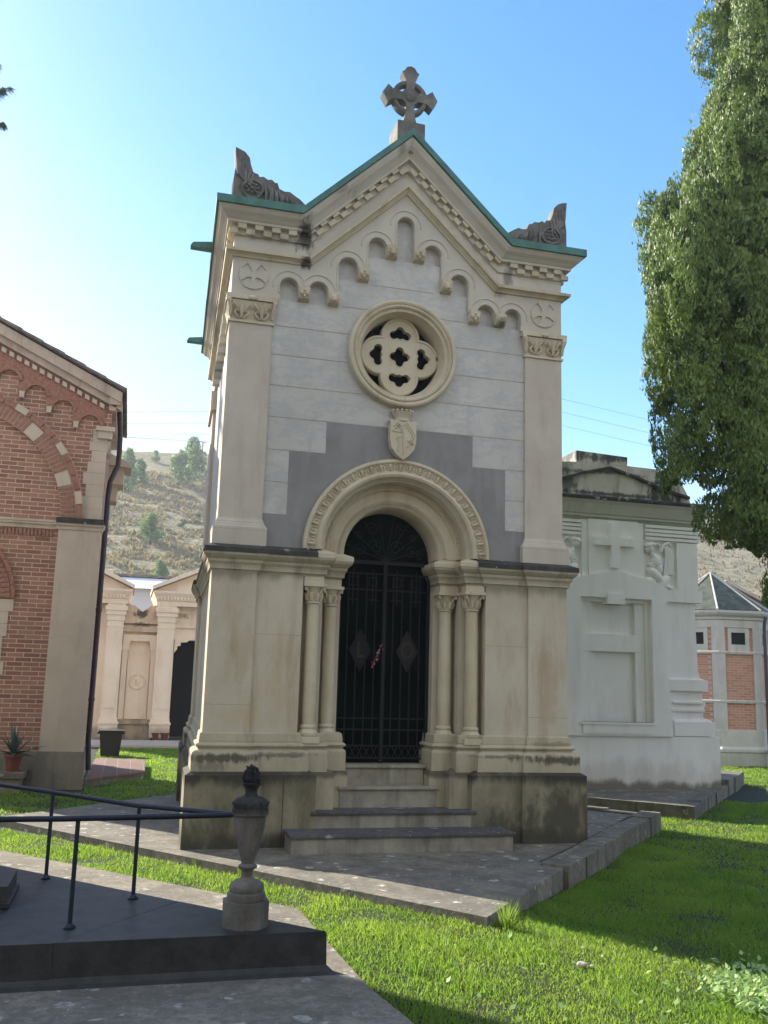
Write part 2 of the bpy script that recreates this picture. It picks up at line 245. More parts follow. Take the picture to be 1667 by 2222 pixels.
# ---------------------------------------------------------------- mesh building
def tf(x): return x
class MB:
    def __init__(s): s.v = []; s.f = []; s.mi = []; s.cur = 0
    def add(s, vs, fs):
        o = len(s.v); s.v += [tuple(v) for v in vs]; s.f += [tuple(i+o for i in f) for f in fs]; s.mi += [s.cur]*len(fs)
    def box(s, x0, x1, y0, y1, z0, z1, rz=0, c=None):
        vs = [(x, y, z) for z in (z0, z1) for y in (y0, y1) for x in (x0, x1)]
        if rz:
            cx, cy = c if c else ((x0+x1)/2, (y0+y1)/2); a, b = math.cos(rz), math.sin(rz)
            vs = [(cx+(x-cx)*a-(y-cy)*b, cy+(x-cx)*b+(y-cy)*a, z) for x, y, z in vs]
        s.add(vs, [(0, 2, 3, 1), (4, 5, 7, 6), (0, 1, 5, 4), (2, 6, 7, 3), (0, 4, 6, 2), (1, 3, 7, 5)])
    def prism(s, loops, a, b, ax='xz'):
        """loops: [outer, hole, ...] of 2d points; extruded between a and b along the third axis"""
        if not isinstance(loops[0][0], (tuple, list)): loops = [loops]
        mp = {'xz': lambda p, h: (p[0], h, p[1]), 'xy': lambda p, h: (p[0], p[1], h), 'yz': lambda p, h: (h, p[0], p[1])}[ax]
        pts = [p for lp in loops for p in lp]; n = len(pts)
        tris = tessellate_polygon([[Vector((p[0], p[1], 0)) for p in lp] for lp in loops])
        fs = [tuple(t) for t in tris]+[tuple(i+n for i in reversed(t)) for t in tris]
        o = 0
        for lp in loops:
            k = len(lp)
            for i in range(k):
                j = (i+1) % k; fs.append((o+i, o+j, o+j+n, o+i+n))
            o += k
        s.add([mp(p, a) for p in pts]+[mp(p, b) for p in pts], fs)
    def sweep(s, path, prof, closed=False, ends=None):
        """horizontal moulding: path of xy points (outside on the right hand), profile of (out, z)"""
        n = len(path); rows = []
        def nrm(a, b):
            dx, dy = b[0]-a[0], b[1]-a[1]; L = math.hypot(dx, dy); return (dy/L, -dx/L)
        for i, p in enumerate(path):
            pv = path[i-1] if (i or closed) else (ends[0] if ends else None)
            nx = path[(i+1) % n] if (i < n-1 or closed) else (ends[1] if ends else None)
            if pv is None: m = nrm(p, nx)
            elif nx is None: m = nrm(pv, p)
            else:
                a = nrm(pv, p); b = nrm(p, nx); d = 1+a[0]*b[0]+a[1]*b[1]; m = ((a[0]+b[0])/d, (a[1]+b[1])/d)
            rows.append([(p[0]+m[0]*o, p[1]+m[1]*o, z) for o, z in prof])
        k = len(prof); fs = []
        for i in range(n if closed else n-1):
            j = (i+1) % n
            for q in range(k-1): fs.append((i*k+q, j*k+q, j*k+q+1, i*k+q+1))
        s.add([v for r in rows for v in r], fs)
    def tube(s, pts, r, n=8, cap=True):
        pts = [Vector(p) for p in pts]; rad = r if isinstance(r, (list, tuple)) else [r]*len(pts); vs = []; prev = None
        for i, p in enumerate(pts):
            t = (pts[min(i+1, len(pts)-1)]-pts[max(i-1, 0)]).normalized()
            ref = Vector((0, 0, 1)) if abs(t.z) < .95 else Vector((1, 0, 0))
            if prev is not None: a = (prev-t*prev.dot(t)).normalized()
            else: a = t.cross(ref).normalized()
            prev = a; b = t.cross(a)
            for k in range(n):
                an = 2*math.pi*k/n; vs.append(p+(a*math.cos(an)+b*math.sin(an))*rad[i])
        fs = [(i*n+k, i*n+(k+1) % n, (i+1)*n+(k+1) % n, (i+1)*n+k) for i in range(len(pts)-1) for k in range(n)]
        if cap: fs += [tuple(range(n)), tuple(range((len(pts)-1)*n, len(pts)*n))]
        s.add(vs, fs)
    def lathe(s, prof, c, n=24, sx=1, sy=1):
        vs = [(c[0]+r*math.cos(2*math.pi*k/n)*sx, c[1]+r*math.sin(2*math.pi*k/n)*sy, c[2]+z) for r, z in prof for k in range(n)]
        fs = [(i*n+k, i*n+(k+1) % n, (i+1)*n+(k+1) % n, (i+1)*n+k) for i in range(len(prof)-1) for k in range(n)]
        fs += [tuple(range(n)), tuple(range((len(prof)-1)*n, len(prof)*n))]
        s.add(vs, fs)
    def ring(s, prof, cx, cz, a0=0, a1=2*math.pi, n=64, clx=None):
        """profile of (radius, y) revolved about the y direction through (cx, cz)"""
        full = abs(a1-a0-2*math.pi) < 1e-6; m = n if full else n+1; k = len(prof)
        vs = [(cx+r*math.cos(a0+(a1-a0)*i/n), y, cz+r*math.sin(a0+(a1-a0)*i/n)) for i in range(m) for r, y in prof]
        fs = [(i*k+q, ((i+1) % m)*k+q, ((i+1) % m)*k+q+1, i*k+q+1) for i in range(n) for q in range(k-1)]
        s.add(vs, fs)
    def ell(s, c, r, nu=10, nv=7, rot=0):
        vs = []; ca, sa = math.cos(rot), math.sin(rot)
        for j in range(nv+1):
            th = math.pi*j/nv
            for i in range(nu):
                ph = 2*math.pi*i/nu
                x, y, z = r[0]*math.sin(th)*math.cos(ph), r[1]*math.sin(th)*math.sin(ph), r[2]*math.cos(th)
                vs.append((c[0]+x*ca-z*sa, c[1]+y, c[2]+x*sa+z*ca))
        fs = [(j*nu+i, j*nu+(i+1) % nu, (j+1)*nu+(i+1) % nu, (j+1)*nu+i) for j in range(nv) for i in range(nu)]
        s.add(vs, fs)
    def rough(s, amp, sc=3, seed=0):
        s.v = [tuple(Vector(v)+noise.noise_vector(Vector(v)*sc+Vector((seed, 0, 0)))*amp) for v in s.v]
    def build(s, name, mats, parent=None, smooth=False, taper=False, weld=True):
        vs = s.v
        if taper: vs = [(x*(1-.02*y) if y > 0 else x, y, z) for x, y, z in vs]
        o0 = Vector((0, 0, 0))
        if parent is not None: o0 = parent['_org'] if '_org' in parent else Vector((0, 0, 0)); o0 = Vector(o0)
        me = bpy.data.meshes.new(name); me.from_pydata([tuple(Vector(v)-o0) for v in vs], [], s.f)
        if not isinstance(mats, (list, tuple)): mats = [mats]
        for m in mats: me.materials.append(M[m] if isinstance(m, str) else m)
        me.polygons.foreach_set('material_index', s.mi)
        if weld:
            bm = bmesh.new(); bm.from_mesh(me); bmesh.ops.remove_doubles(bm, verts=bm.verts, dist=1e-5)
            bmesh.ops.recalc_face_normals(bm, faces=bm.faces); bm.to_mesh(me); bm.free()
        if smooth:
            me.polygons.foreach_set('use_smooth', [True]*len(me.polygons))
            try: me.set_sharp_from_angle(angle=R(40))
            except Exception: pass
        o = bpy.data.objects.new(name, me); C.objects.link(o)
        if parent is not None: o.parent = parent; o['_org'] = tuple(o0)
        return o
def tag(o, label=None, cat=None, group=None, kind=None):
    for k, v in (('label', label), ('category', cat), ('group', group), ('kind', kind)):
        if v: o[k] = v
    return o
ROOTS = []
def thing(name, label, cat, org=(0, 0, 0), group=None):
    o = bpy.data.objects.new(name, None); C.objects.link(o); o.location = org; o['_org'] = tuple(org); o.empty_display_size = .2
    ROOTS.append(o)
    return tag(o, label, cat, group)
def arc(cx, cz, r, a0, a1, n=12): return [(cx+r*math.cos(R(a0+(a1-a0)*i/n)), cz+r*math.sin(R(a0+(a1-a0)*i/n))) for i in range(n+1)]
def text_mesh(txt, size, depth):
    cu = bpy.data.curves.new('lettering', 'FONT'); cu.body = txt; cu.size = size; cu.extrude = depth; cu.align_x = 'CENTER'; cu.align_y = 'CENTER'
    ob = bpy.data.objects.new('tmp', cu); C.objects.link(ob); dg = bpy.context.evaluated_depsgraph_get()
    me = bpy.data.meshes.new_from_object(ob.evaluated_get(dg)); bpy.data.objects.remove(ob)
    vs = [tuple(v.co) for v in me.vertices]; fs = [tuple(p.vertices) for p in me.polygons]; bpy.data.meshes.remove(me); return vs, fs

# ================================================================ SETTING
PLAT = [(-.15, -3.08), (4.15, 1.75), (.2, 6.9), (-4.15, 2.10)]
WALK = [(-9, 6.2), (-3.75, .25), (-1.38, -2.43), (-1.345, -3.45), (-1.31, -4.3), (-1.17, -5.3), (-.9, -8), (-.9, -15), (-14, -15), (-14, 6.2)]
def sstep(a, b, x):
    t = min(1, max(0, (x-a)/(b-a))); return t*t*(3-2*t)
def gz(x, y):
    z = -.075-.11*sstep(-.25, 1.3, x)*(1-.55*sstep(3.5, 9, y))
    return z+.012*noise.noise(Vector((x*.8, y*.8, 0)))
def hill_z(x, y):
    if y < 42: return gz(x, y)
    t = min(1, (y-42)/108)
    ridge = 39-.026*(x if x > 0 else x*.3)
    h = ridge*(.16*t+.84*t**1.15) if y <= 150 else ridge-.05*(y-150)
    return h+1.3*noise.noise(Vector((x*.05, y*.05, 3)))*min(1, t*2)+.35*noise.noise(Vector((x*.25, y*.25, 1)))*min(1, t*3)-.15
def grid(xs, ys, zf):
    m = MB(); nx = len(xs)
    m.add([(x, y, zf(x, y)) for y in ys for x in xs], [(j*nx+i, j*nx+i+1, (j+1)*nx+i+1, (j+1)*nx+i) for j in range(len(ys)-1) for i in range(nx-1)])
    return m
xs = list(np.concatenate([np.linspace(-1500, -60, 10), np.linspace(-30, -6, 12), np.linspace(-5, 9, 70), np.linspace(10, 30, 10), np.linspace(60, 1500, 10)]))
ys = list(np.concatenate([np.linspace(-900, -40, 8), np.linspace(-20, -7, 8), np.linspace(-6, 12, 90), np.linspace(13, 42, 20)]))
m = grid(xs, ys, gz); o = m.build('lawn', 'soil', smooth=True, weld=False); tag(o, kind='structure')
xs = list(np.concatenate([np.linspace(-1500, -160, 8), np.linspace(-140, 200, 170), np.linspace(230, 1500, 8)])); ys = list(np.concatenate([np.linspace(42, 160, 80), np.linspace(165, 700, 12)]))
# hill material: dry grass, greener streaks, earth
mm, n_, l_, b_ = newmat('hill_dry_grass')
g_ = n_.new('ShaderNodeNewGeometry'); p_ = g_.outputs['Position']
c_ = mixc(n_, l_, ramp(n_, l_, noise_node(n_, l_, p_, .22, 8, (1, 1, 2.5), .7), .38, .62), (.30, .245, .135), (.185, .165, .08))
c_ = mixc(n_, l_, mth(n_, l_, 'MULTIPLY', ramp(n_, l_, noise_node(n_, l_, p_, .9, 8, (1, 1, 2), .75), .45, .7), .8), c_, (.37, .30, .18))
c_ = mixc(n_, l_, mth(n_, l_, 'MULTIPLY', ramp(n_, l_, noise_node(n_, l_, p_, .45, 6, (1, 1, 2.5), .7), .55, .7), .8), c_, (.10, .12, .06))
l_.new(c_, b_.inputs['Base Color']); b_.inputs['Roughness'].default_value = 1
bp_ = n_.new('ShaderNodeBump'); bp_.inputs['Strength'].default_value = 1; bp_.inputs['Distance'].default_value = .8
l_.new(noise_node(n_, l_, p_, 1.2, 8), bp_.inputs['Height']); l_.new(bp_.outputs[0], b_.inputs['Normal'])
M['hill'] = mm
o = grid(xs, ys, hill_z).build('hill', 'hill', smooth=True, weld=False); tag(o, kind='structure')
m = MB(); m.prism([(-12, 14.2), (3.5, 14.2), (3.5, 16.2), (-12, 16.2)], -.5, -.02, 'xy'); tag(m.build('gravel_path', 'gravel'), kind='structure')
# paved platform under the chapel: top sheet and a curb of separate looking blocks round it
m = MB(); m.prism([PLAT[0], (1.2, -1.48), (1.28, -1.35), (1.12, -1.12), (1.75, -.45), (3.85, 1.92), (.2, 6.5), (-4.05, 2.08)], -.5, 0, 'xy')
ROOT = None
o = m.build('platform_paving', 'paving'); tag(o, kind='structure')
m = MB()
def curbrun(a, b, w, z0, z1, n, jit):
    a = Vector(a); b = Vector(b); d = (b-a); L = d.length; d.normalize(); nn = Vector((-d.y, d.x)); t = 0
    for i in range(n):
        s0 = L*i/n+.006; s1 = L*(i+1)/n-.006; j = random.uniform(-jit, jit); zt = z1+random.uniform(-jit, jit)*.6
        q = [a+d*s0-nn*j, a+d*s1-nn*j, a+d*s1+nn*w, a+d*s0+nn*w]
        m.prism([(p.x, p.y) for p in q], z0, zt, 'xy')
curbrun((1.25, -1.50), (4.15, 1.75), .26, -.5, .035, 7, .02)
curbrun((4.15, 1.75), (.2, 6.9), .26, -.5, .02, 9, .02)
m.rough(.012, 5); o = m.build('platform_curb', 'curb'); tag(o, kind='structure')
m = MB(); m.prism(WALK, -.5, -.045, 'xy'); o = m.build('stone_walk', 'walk'); tag(o, kind='structure')

# ================================================================ CHAPEL
HW = 1.93; L = 4.5
ch = thing('mortuary_chapel', 'tall pale stone mortuary chapel with stepped gable, rose window and arched iron gate', 'chapel')
def cb(m, name, mat, parent=ch, smooth=False): return m.build(name, mat, parent, smooth, taper=True)
jamb = [(-1.5, -.03), (-1.5, 0), (-1.01, 0), (-1.01, .17), (-.77, .17), (-.77, .38), (-.535, .38), (-.535, .62)]
def around(front, hw=1.96, f=-.03, rec=.04):
    """open path: right jamb, right side, back, left side, left jamb"""
    right = [(-x, y) for x, y in reversed(front)]
    side = [(hw, f), (hw, .45), (hw-rec, .45), (hw-rec, 3.6), (hw, 3.6), (hw, L)]
    return right+side+[(-x, y) for x, y in reversed(side)]+front
# upper plinth & base moulding follow a path that steps in at the door
jp = [(-1.5, -.03), (-1.5, 0), (-.985, 0), (-.985, .05), (-.75, .05), (-.75, .20), (-.53, .20), (-.53, .62)]
m = MB(); m.sweep(around(jamb), [(0, 1.084), (0, 2.677)]); cb(m, 'lower_wall', 'lower')
m = MB()
for s_ in (-1, 1):
    for x0, x1, y, zz in ((1.502, 1.958, -.032, (1.55,)), (1.012, 1.498, -.002, (2.05,))):
        pass
baseprof = [(0, 1.085), (.022, 1.07), (.03, 1.0), (.028, .985), (.05, .975), (.062, .957), (.05, .94), (.035, .932), (.035, .918), (.07, .908), (.088, .895), (.092, .885), (.098, .87), (.098, .712)]
def inset(path, k): return path
# door-zone pieces protrude less: sweep each with its own amount
for s_ in (-1, 1):
    pth = [(.53, .62), (.53, .20), (.75, .20), (.75, .05), (.998, .05)]
    if s_ < 0: pth = [(-x, y) for x, y in reversed(pth)]
    m = MB(); m.sweep(pth, baseprof[:9]+[(.05, .91), (.06, .895), (.062, .88), (.062, .7)]); cb(m, 'column_pedestal', 'base', smooth=False)
mainp = [(-1.5, -.03), (-1.5, 0), (-1.0, 0), (-1.0, .3)]
m = MB(); m.sweep(around(mainp), baseprof); cb(m, 'base_moulding', 'base')
m = MB(); m.sweep(around([(-1.52, -.03), (-1.52, 0), (-.97, 0), (-.97, .45)]), [(.0, .74), (.099, .712), (.15, .682), (.15, -.3)])
cb(m, 'plinth', 'plinth')
m = MB(); m.sweep(around([(-.97, .07), (-.70, .07), (-.70, .22), (-.53, .22), (-.53, .62)], rec=.1, hw=1.8, f=.07), [(.0, .74), (.055, .712), (.085, .69), (.085, -.3)])
cb(m, 'stair_cheek', 'plinth_mid')
# middle cornice
je = [(-1.5, -.03), (-1.5, 0), (-.99, 0), (-.99, .015), (-.79, .015), (-.79, .22), (-.56, .22), (-.56, .62)]
m = MB(); m.sweep(around(je), [(-.2, 2.675), (0, 2.676), (.008, 2.695), (.026, 2.702), (.026, 2.725), (.032, 2.75), (.05, 2.775), (.052, 2.80), (.07, 2.815), (.088, 2.835), (.098, 2.848), (.098, 2.868)])
cb(m, 'middle_cornice', 'cornice')
LG = [(.098, 2.868), (.106, 2.868), (.106, 2.915), (.10, 2.922), (.0, 2.966), (-.3, 2.968)]
m = MB(); m.sweep(around([(-1.5, -.03), (-1.5, 0), (-.885, 0)]), LG); cb(m, 'cornice_ledge', 'lip')
for s_ in (-1, 1):
    pth = [(.56, .62), (.56, .22), (.79, .22), (.79, .015), (.889, .015)]
    if s_ < 0: pth = [(-x, y) for x, y in reversed(pth)]
    m = MB(); m.sweep(pth, [(d, z) for d, z in LG[:5]]+[(-.22, 2.967)]); cb(m, 'impost_ledge', 'cream')
for s_ in (-1, 1):                         # soffit of the entablature over the columns
    m = MB(); m.prism([(s_*1.0, .012), (s_*.79, .012), (s_*.79, .218), (s_*.56, .218), (s_*.56, .60), (s_*1.0, .60)], 2.602, 2.676, 'xy')
    cb(m, 'entablature_soffit', 'cream')
for a_, b_2, y, zs in ((-1.959, -1.502, -.03, (1.35,)), (-1.498, -1.012, 0, (2.06,)), (1.012, 1.498, 0, (2.03,)), (1.502, 1.959, -.03, (1.28,))):
    for z in zs: m = MB(); m.box(a_, b_2, y-.001, y+.01, z-.0025, z+.0025); cb(m, 'block_joint', 'mortar')
for x in (-1.22, 1.22): m = MB(); m.box(x-.003, x+.003, -.1, -.09, .715, .87); cb(m, 'block_joint', 'mortar')
for x in (-1.15, 1.45): m = MB(); m.box(x-.003, x+.003, -.153, -.14, 0, .68); cb(m, 'block_joint', 'lip')
# columns with capital and base
colp = None
for sx_, (x, y) in [(s_, p) for s_ in (-1, 1) for p in ((.885, .092), (.652, .305))]:
    col = MB(); col.lathe([(.068, 1.16), (.072, 1.3), (.0715, 1.8), (.066, 2.40)], (sx_*x, y, 0), 24); co = cb(col, 'column', 'cream', smooth=True)
    b = MB(); b.lathe([(.085, 1.0), (.088, 1.04), (.100, 1.06), (.102, 1.085), (.088, 1.105), (.08, 1.12), (.087, 1.135), (.086, 1.15), (.069, 1.165)], (sx_*x, y, 0), 24)
    b.box(sx_*x-.105, sx_*x+.105, y-.105, y+.105, .98, 1.045); cb(b, 'column_base', 'cream', co)
    c = MB(); c.lathe([(.066, 2.39), (.078, 2.40), (.078, 2.415), (.066, 2.425), (.07, 2.47), (.085, 2.54), (.108, 2.575)], (sx_*x, y, 0), 24)
    c.box(sx_*x-.118, sx_*x+.118, y-.118, y+.118, 2.572, 2.604)
    for k in range(8):                      # acanthus leaves and corner volutes
        a = math.pi/4*k+math.pi/8; r1 = .072
        pts = [(sx_*x+math.cos(a)*r, y+math.sin(a)*r, z) for r, z in ((.07, 2.43), (.083, 2.47), (.096, 2.505), (.108, 2.50))]
        c.tube(pts, [.017, .022, .016, .008], 6)
    for k in range(4):
        a = math.pi/4+math.pi/2*k
        c.tube([(sx_*x+math.cos(a)*r, y+math.sin(a)*r, z) for r, z in ((.075, 2.47), (.10, 2.53), (.128, 2.567), (.142, 2.555), (.138, 2.535), (.125, 2.54))], [.014, .014, .013, .012, .010, .008], 6)
    cb(c, 'column_capital', 'cream', co, True)
# steps
def step(x, y0, y1, z0, z1, name='step'):
    t = MB(); t.box(-x+.02, x-.02, y0+.025, y1, z0, z1-.035); o = cb(t, name, 'steps')
    t = MB(); t.prism([(y0, z1-.028), (y0+.006, z1-.034), (y1, z1-.034), (y1, z1), (y0+.008, z1), (y0, z1-.006)], -x, x, 'yz'); cb(t, 'tread', 'steptop' if x > .8 else 'steps', o)
step(1.135, -.56, .1, -.3, .175); step(.865, -.17, .2, .1, .335); step(.54, .10, .34, .3, .545); step(.455, .285, .66, .5, .748)
# archivolt
CZ = 2.965
m = MB(); m.ring([(1.04, .08), (1.04, -.02), (1.03, -.035), (1.005, -.04), (.995, -.03), (.99, -.022), (.975, -.012), (.91, -.012), (.90, -.02), (.895, -.035), (.87, -.048), (.845, -.035), (.835, -.01), (.82, .015), (.805, .03), (.79, .09), (.785, .16)], 0, CZ, 0, math.pi, 72)
ao = cb(m, 'outer_archivolt', 'cream', smooth=True)
m = MB(); m.ring([(.79, .16), (.735, .165), (.732, .19), (.72, .205), (.625, .205), (.62, .20), (.61, .215), (.56, .22), (.545, .24), (.535, .27), (.535, .66)], 0, CZ, 0, math.pi, 72)
ai = cb(m, 'inner_archivolt', 'cream', smooth=True)
m = MB()                                    # carved leaf frieze of the outer ring
for i in range(27):
    a = math.pi*(i+.5)/27; ca, sa = math.cos(a), math.sin(a); ta = (-sa, ca)
    def q(r, t, y): return (ca*r+ta[0]*t, y, CZ+sa*r+ta[1]*t)
    m.tube([q(.915, 0, -.012), q(.94, .0, -.024), q(.97, 0, -.03), q(.985, 0, -.02)], [.012, .02, .016, .008], 6)
    for s_ in (-1, 1):
        m.tube([q(.915, s_*.012, -.012), q(.935, s_*.035, -.02), q(.955, s_*.04, -.022), q(.965, s_*.026, -.02)], [.008, .011, .009, .006], 5)
    m.ell(q(.985, .057*math.copysign(1, 1), -.018), (.012, .012, .012), 6, 4)
cb(m, 'leaf_frieze', 'cream', ao, True)
m = MB()
for i in range(90):                          # rope moulding on the inner ring
    a = math.pi*(i+.5)/90; ca, sa = math.cos(a), math.sin(a)
    m.tube([(ca*.575-sa*(-.008), .214, CZ+sa*.575+ca*(-.008)), (ca*.60-sa*.010, .196, CZ+sa*.60+ca*.010), (ca*.622-sa*.022, .206, CZ+sa*.622+ca*.022)], .0085, 5)
cb(m, 'rope_moulding', 'cream', ai, True)
m = MB()
for i in range(26):                          # meander band on the splay
    a = math.pi*(i+.5)/26; da = math.pi/26*.38
    P_ = lambda aa, r: (math.cos(aa)*r, .158 if r < .78 else .12, CZ+math.sin(aa)*r)
    m.tube([P_(a-da, .745), P_(a-da, .775), P_(a+da*.2, .775), P_(a+da*.2, .757), P_(a-da*.3, .757)], .0045, 4)
    m.tube([P_(a+da*.7, .745), P_(a+da*.7, .775)], .0045, 4)
cb(m, 'meander_band', 'cream', ai)
# upper field of marble with openings for rose and arch
RZ = (0, 5.22)
circ = [(RZ[0]+.50*math.cos(2*math.pi*i/48), RZ[1]+.50*math.sin(2*math.pi*i/48)) for i in range(48)]
outer = [(-1.92, 2.95), (-.80, 2.95)]+[(-x, z) for x, z in [(p[0], p[1]) for p in arc(0, CZ, .80, 0, 180, 36)]]+[(.80, 2.95), (1.92, 2.95), (1.92, 6.12), (1.07, 6.12), (0, 7.14), (-1.07, 6.12), (-1.92, 6.12)]
m = MB(); m.prism([outer, circ], .09, .26); cb(m, 'niche_backing', 'marble')
stp = [(1.478, 5.685), (.835, 5.685), (.835, 6.005), (.493, 6.005), (.493, 6.33), (-.483, 6.33), (-.483, 6.01), (-.815, 6.01), (-.815, 5.685), (-1.478, 5.685)]
m = MB(); m.prism([outer[:-7]+[(.80, 2.95), (1.478, 2.95)]+stp+[(-1.478, 2.95)], circ], .03, .092) if False else m.prism([[(-1.478, 2.95), (-.80, 2.95)]+[(-x, z) for x, z in arc(0, CZ, .80, 0, 180, 36)]+[(.80, 2.95), (1.478, 2.95)]+stp, circ], .03, .092); wall = cb(m, 'marble_wall', 'marble')
m = MB(); m.sweep([(HW-.05, .2), (HW-.05, L-.05), (-HW+.05, L-.05), (-HW+.05, .2)], [(0, 2.9), (0, 6.2)]); cb(m, 'side_wall', 'marble')
# grey marble around the arch
gm = [(-1.474, 2.96), (-1.03, 2.96)]+[(-x, z) for x, z in arc(0, CZ, 1.03, 0, 180, 40)][0:]+[(1.03, 2.96), (1.474, 2.96), (1.474, 3.312), (1.243, 3.312), (1.243, 4.005), (.85, 4.005), (.85, 4.362), (-.825, 4.362), (-.825, 4.01), (-1.218, 4.01), (-1.218, 3.315), (-1.474, 3.315)]
m = MB(); m.prism(gm, .026, .04); cb(m, 'grey_marble_facing', 'greymarble')
m = MB()                                     # ochre joints
def joint(z, x0, x1):
    segs = [(x0, x1)]
    d = .59**2-(z-RZ[1])**2
    if d > 0:
        w = math.sqrt(d); segs = [(x0, -w), (w, x1)]
    for a, b in segs:
        if b-a > .02: m.box(a, b, .0275, .035, z-.0035, z+.0035)
for z in (5.386, 5.06, 4.715, 4.366): joint(z, -1.474, 1.474)
for a, b in ((-1.474, -1.222), (1.247, 1.474)):
    joint(3.66, a, b); joint(4.008, a, b)
for z, x in ((4.01, (-1.218, -.829)), (4.005, (.854, 1.243))): m.box(x[0], x[1], .0275, .035, z-.003, z+.003)
joint(5.70, -.70, .74); joint(6.0, -.36, .36)
cb(m, 'wall_joints', 'mortar', wall)
# upper pilasters
for s_ in (-1, 1):
    m = MB(); x0, x1 = 1.474, 1.93
    m.prism([(s_*x0, .07), (s_*x1, .07)][::1]+[(s_*x1, 0), (s_*x0, 0)], 2.955, 5.67, 'xy') if False else m.box(min(s_*x0, s_*x1), max(s_*x0, s_*x1), 0, .45, 3.1, 5.68)
    for z in (3.72, 4.33, 5.0) if s_ < 0 else (3.5, 4.24, 4.9): m.box(min(s_*x0, s_*x1)-.001, max(s_*x0, s_*x1)+.001, -.001, .449, z-.002, z+.002)
    po = cb(m, 'upper_pilaster', 'lime')
    m = MB(); pp = [(s_*x0, .2), (s_*x0, 0), (s_*x1, 0), (s_*x1, .45)]
    if s_ < 0: pp = [(-x1, .45), (-x1, 0), (-x0, 0), (-x0, .2)]
    m.sweep(pp, [(.0, 3.245), (.006, 3.225), (.018, 3.205), (.02, 3.19), (.03, 3.175), (.034, 3.16), (.05, 3.148), (.052, 3.135), (.052, 3.118), (.05, 3.112), (.05, 2.955)])
    cb(m, 'pilaster_base', 'lime', po)
    m = MB(); m.sweep(pp, [(.0, 5.355), (.018, 5.362), (.018, 5.385), (.0, 5.39), (.002, 5.45), (.012, 5.53), (.035, 5.60), (.028, 5.607)])
    m.sweep(pp, [(.03, 5.612), (.05, 5.612), (.05, 5.665), (.0, 5.67)])
    for k in range(2):                      # two palmettes with curling leaves
        cxx = s_*(x0+.12+.216*k)
        m.tube([(cxx, -.012, 5.41), (cxx, -.035, 5.48), (cxx, -.05, 5.545)], [.012, .024, .01], 6)
        for t in (-1, 1):
            m.tube([(cxx+t*.015, -.01, 5.405), (cxx+t*.05, -.028, 5.425), (cxx+t*.072, -.03, 5.46), (cxx+t*.05, -.034, 5.49), (cxx+t*.03, -.03, 5.47)], [.009, .012, .012, .010, .006], 6)
            m.tube([(cxx+t*.02, -.015, 5.47), (cxx+t*.05, -.04, 5.52), (cxx+t*.085, -.05, 5.56), (cxx+t*.1, -.045, 5.53)], [.009, .013, .013, .008], 6)
    for t in (x0+.0, x1-.0):
        m.tube([(s_*(t), -.01, 5.42), (s_*t, -.03, 5.5), (s_*(t+.02*(1 if t > 1.7 else -1)), -.055, 5.58)], [.016, .02, .022], 6)
    m.ell((s_*(x0-.02), -.035, 5.59), (.032, .03, .032)); m.ell((s_*(x1+.02), -.035, 5.59), (.032, .03, .032))
    m.ell((s_*1.70, -.05, 5.635), (.05, .02, .028))
    cb(m, 'pilaster_capital', 'cream', po, True)
    # block above with a cross in a ring
    m = MB(); m.box(min(s_*1.478, s_*x1), max(s_*1.478, s_*x1), 0, .45, 5.665, 6.11); bo = cb(m, 'medallion_block', 'lime_top')
    m = MB(); cxx, cz = s_*1.70, 5.905
    m.ring([(.165, .001), (.16, -.012), (.15, -.012), (.145, .001)], cxx, cz, n=40)
    for k in range(4):
        a = math.pi/2*k; ca, sa = math.cos(a), math.sin(a)
        poly = [(.025, -.02), (.07, -.028), (.14, -.075), (.152, -.03), (.152, .03), (.14, .075), (.07, .028), (.025, .02)]
        m.prism([(cxx+p[0]*ca-p[1]*sa, cz+p[0]*sa+p[1]*ca) for p in poly], -.016, .003)
    m.box(cxx-.03, cxx+.03, -.0165, .003, cz-.03, cz+.03)
    cb(m, 'cross_medallion', 'lime_top', bo)
# Lombard band of stepped arches
AR = [(-1.308, .10, 5.835), (-.980, .105, 5.83), (-.655, .108, 6.162), (-.325, .103, 6.455), (0, .10, 6.76), (.328, .103, 6.455), (.656, .108, 6.14), (.985, .105, 5.82), (1.313, .102, 5.815)]
CB = [(-1.144, 5.69), (-.815, 5.68), (-.483, 6.01), (-.163, 6.33), (.163, 6.33), (.493, 6.005), (.835, 5.68), (1.152, 5.685)]
bot = [(-1.478, 5.67), (-1.408, 5.67)]
for i, (cx, r, zs) in enumerate(AR):
    zl = 5.67 if i == 0 else CB[i-1][1]+.13; zr = 5.67 if i == 8 else CB[i][1]+.13
    if i: bot.append((cx-r, zl))
    bot += [(x, z) for x, z in [(cx+r*math.cos(R(180-a)), zs+r*math.sin(R(180-a))) for a in range(0, 181, 15)]]
    bot.append((cx+r, zr))
bot.append((1.478, 5.67))
top = [(1.478, 6.12), (1.07, 6.12), (0, 7.14), (-1.07, 6.12), (-1.478, 6.12)]
m = MB(); m.prism(bot+top, 0, .091); ab = cb(m, 'arched_band', 'lime_top')
m = MB()
for i, (cx, r, zs) in enumerate(AR):
    for rr, tr in ((r+.012, .010), (r+.080, .009)):
        zl = max(zs-.35, (5.75 if i in (0,) else CB[i-1][1]+.16)); zr = max(zs-.35, 5.75 if i == 8 else CB[i][1]+.16)
        if rr > r+.05:
            zl = max(zl, zs-.02); zr = max(zr, zs-.02)
        pts = [(cx-rr, -.002, zl)]+[(cx+rr*math.cos(R(180-a)), -.002, zs+rr*math.sin(R(180-a))) for a in range(0, 181, 12)]+[(cx+rr, -.002, zr)]
        m.tube(pts, tr, 5)
cb(m, 'arch_moulding', 'lime_top', ab, True)
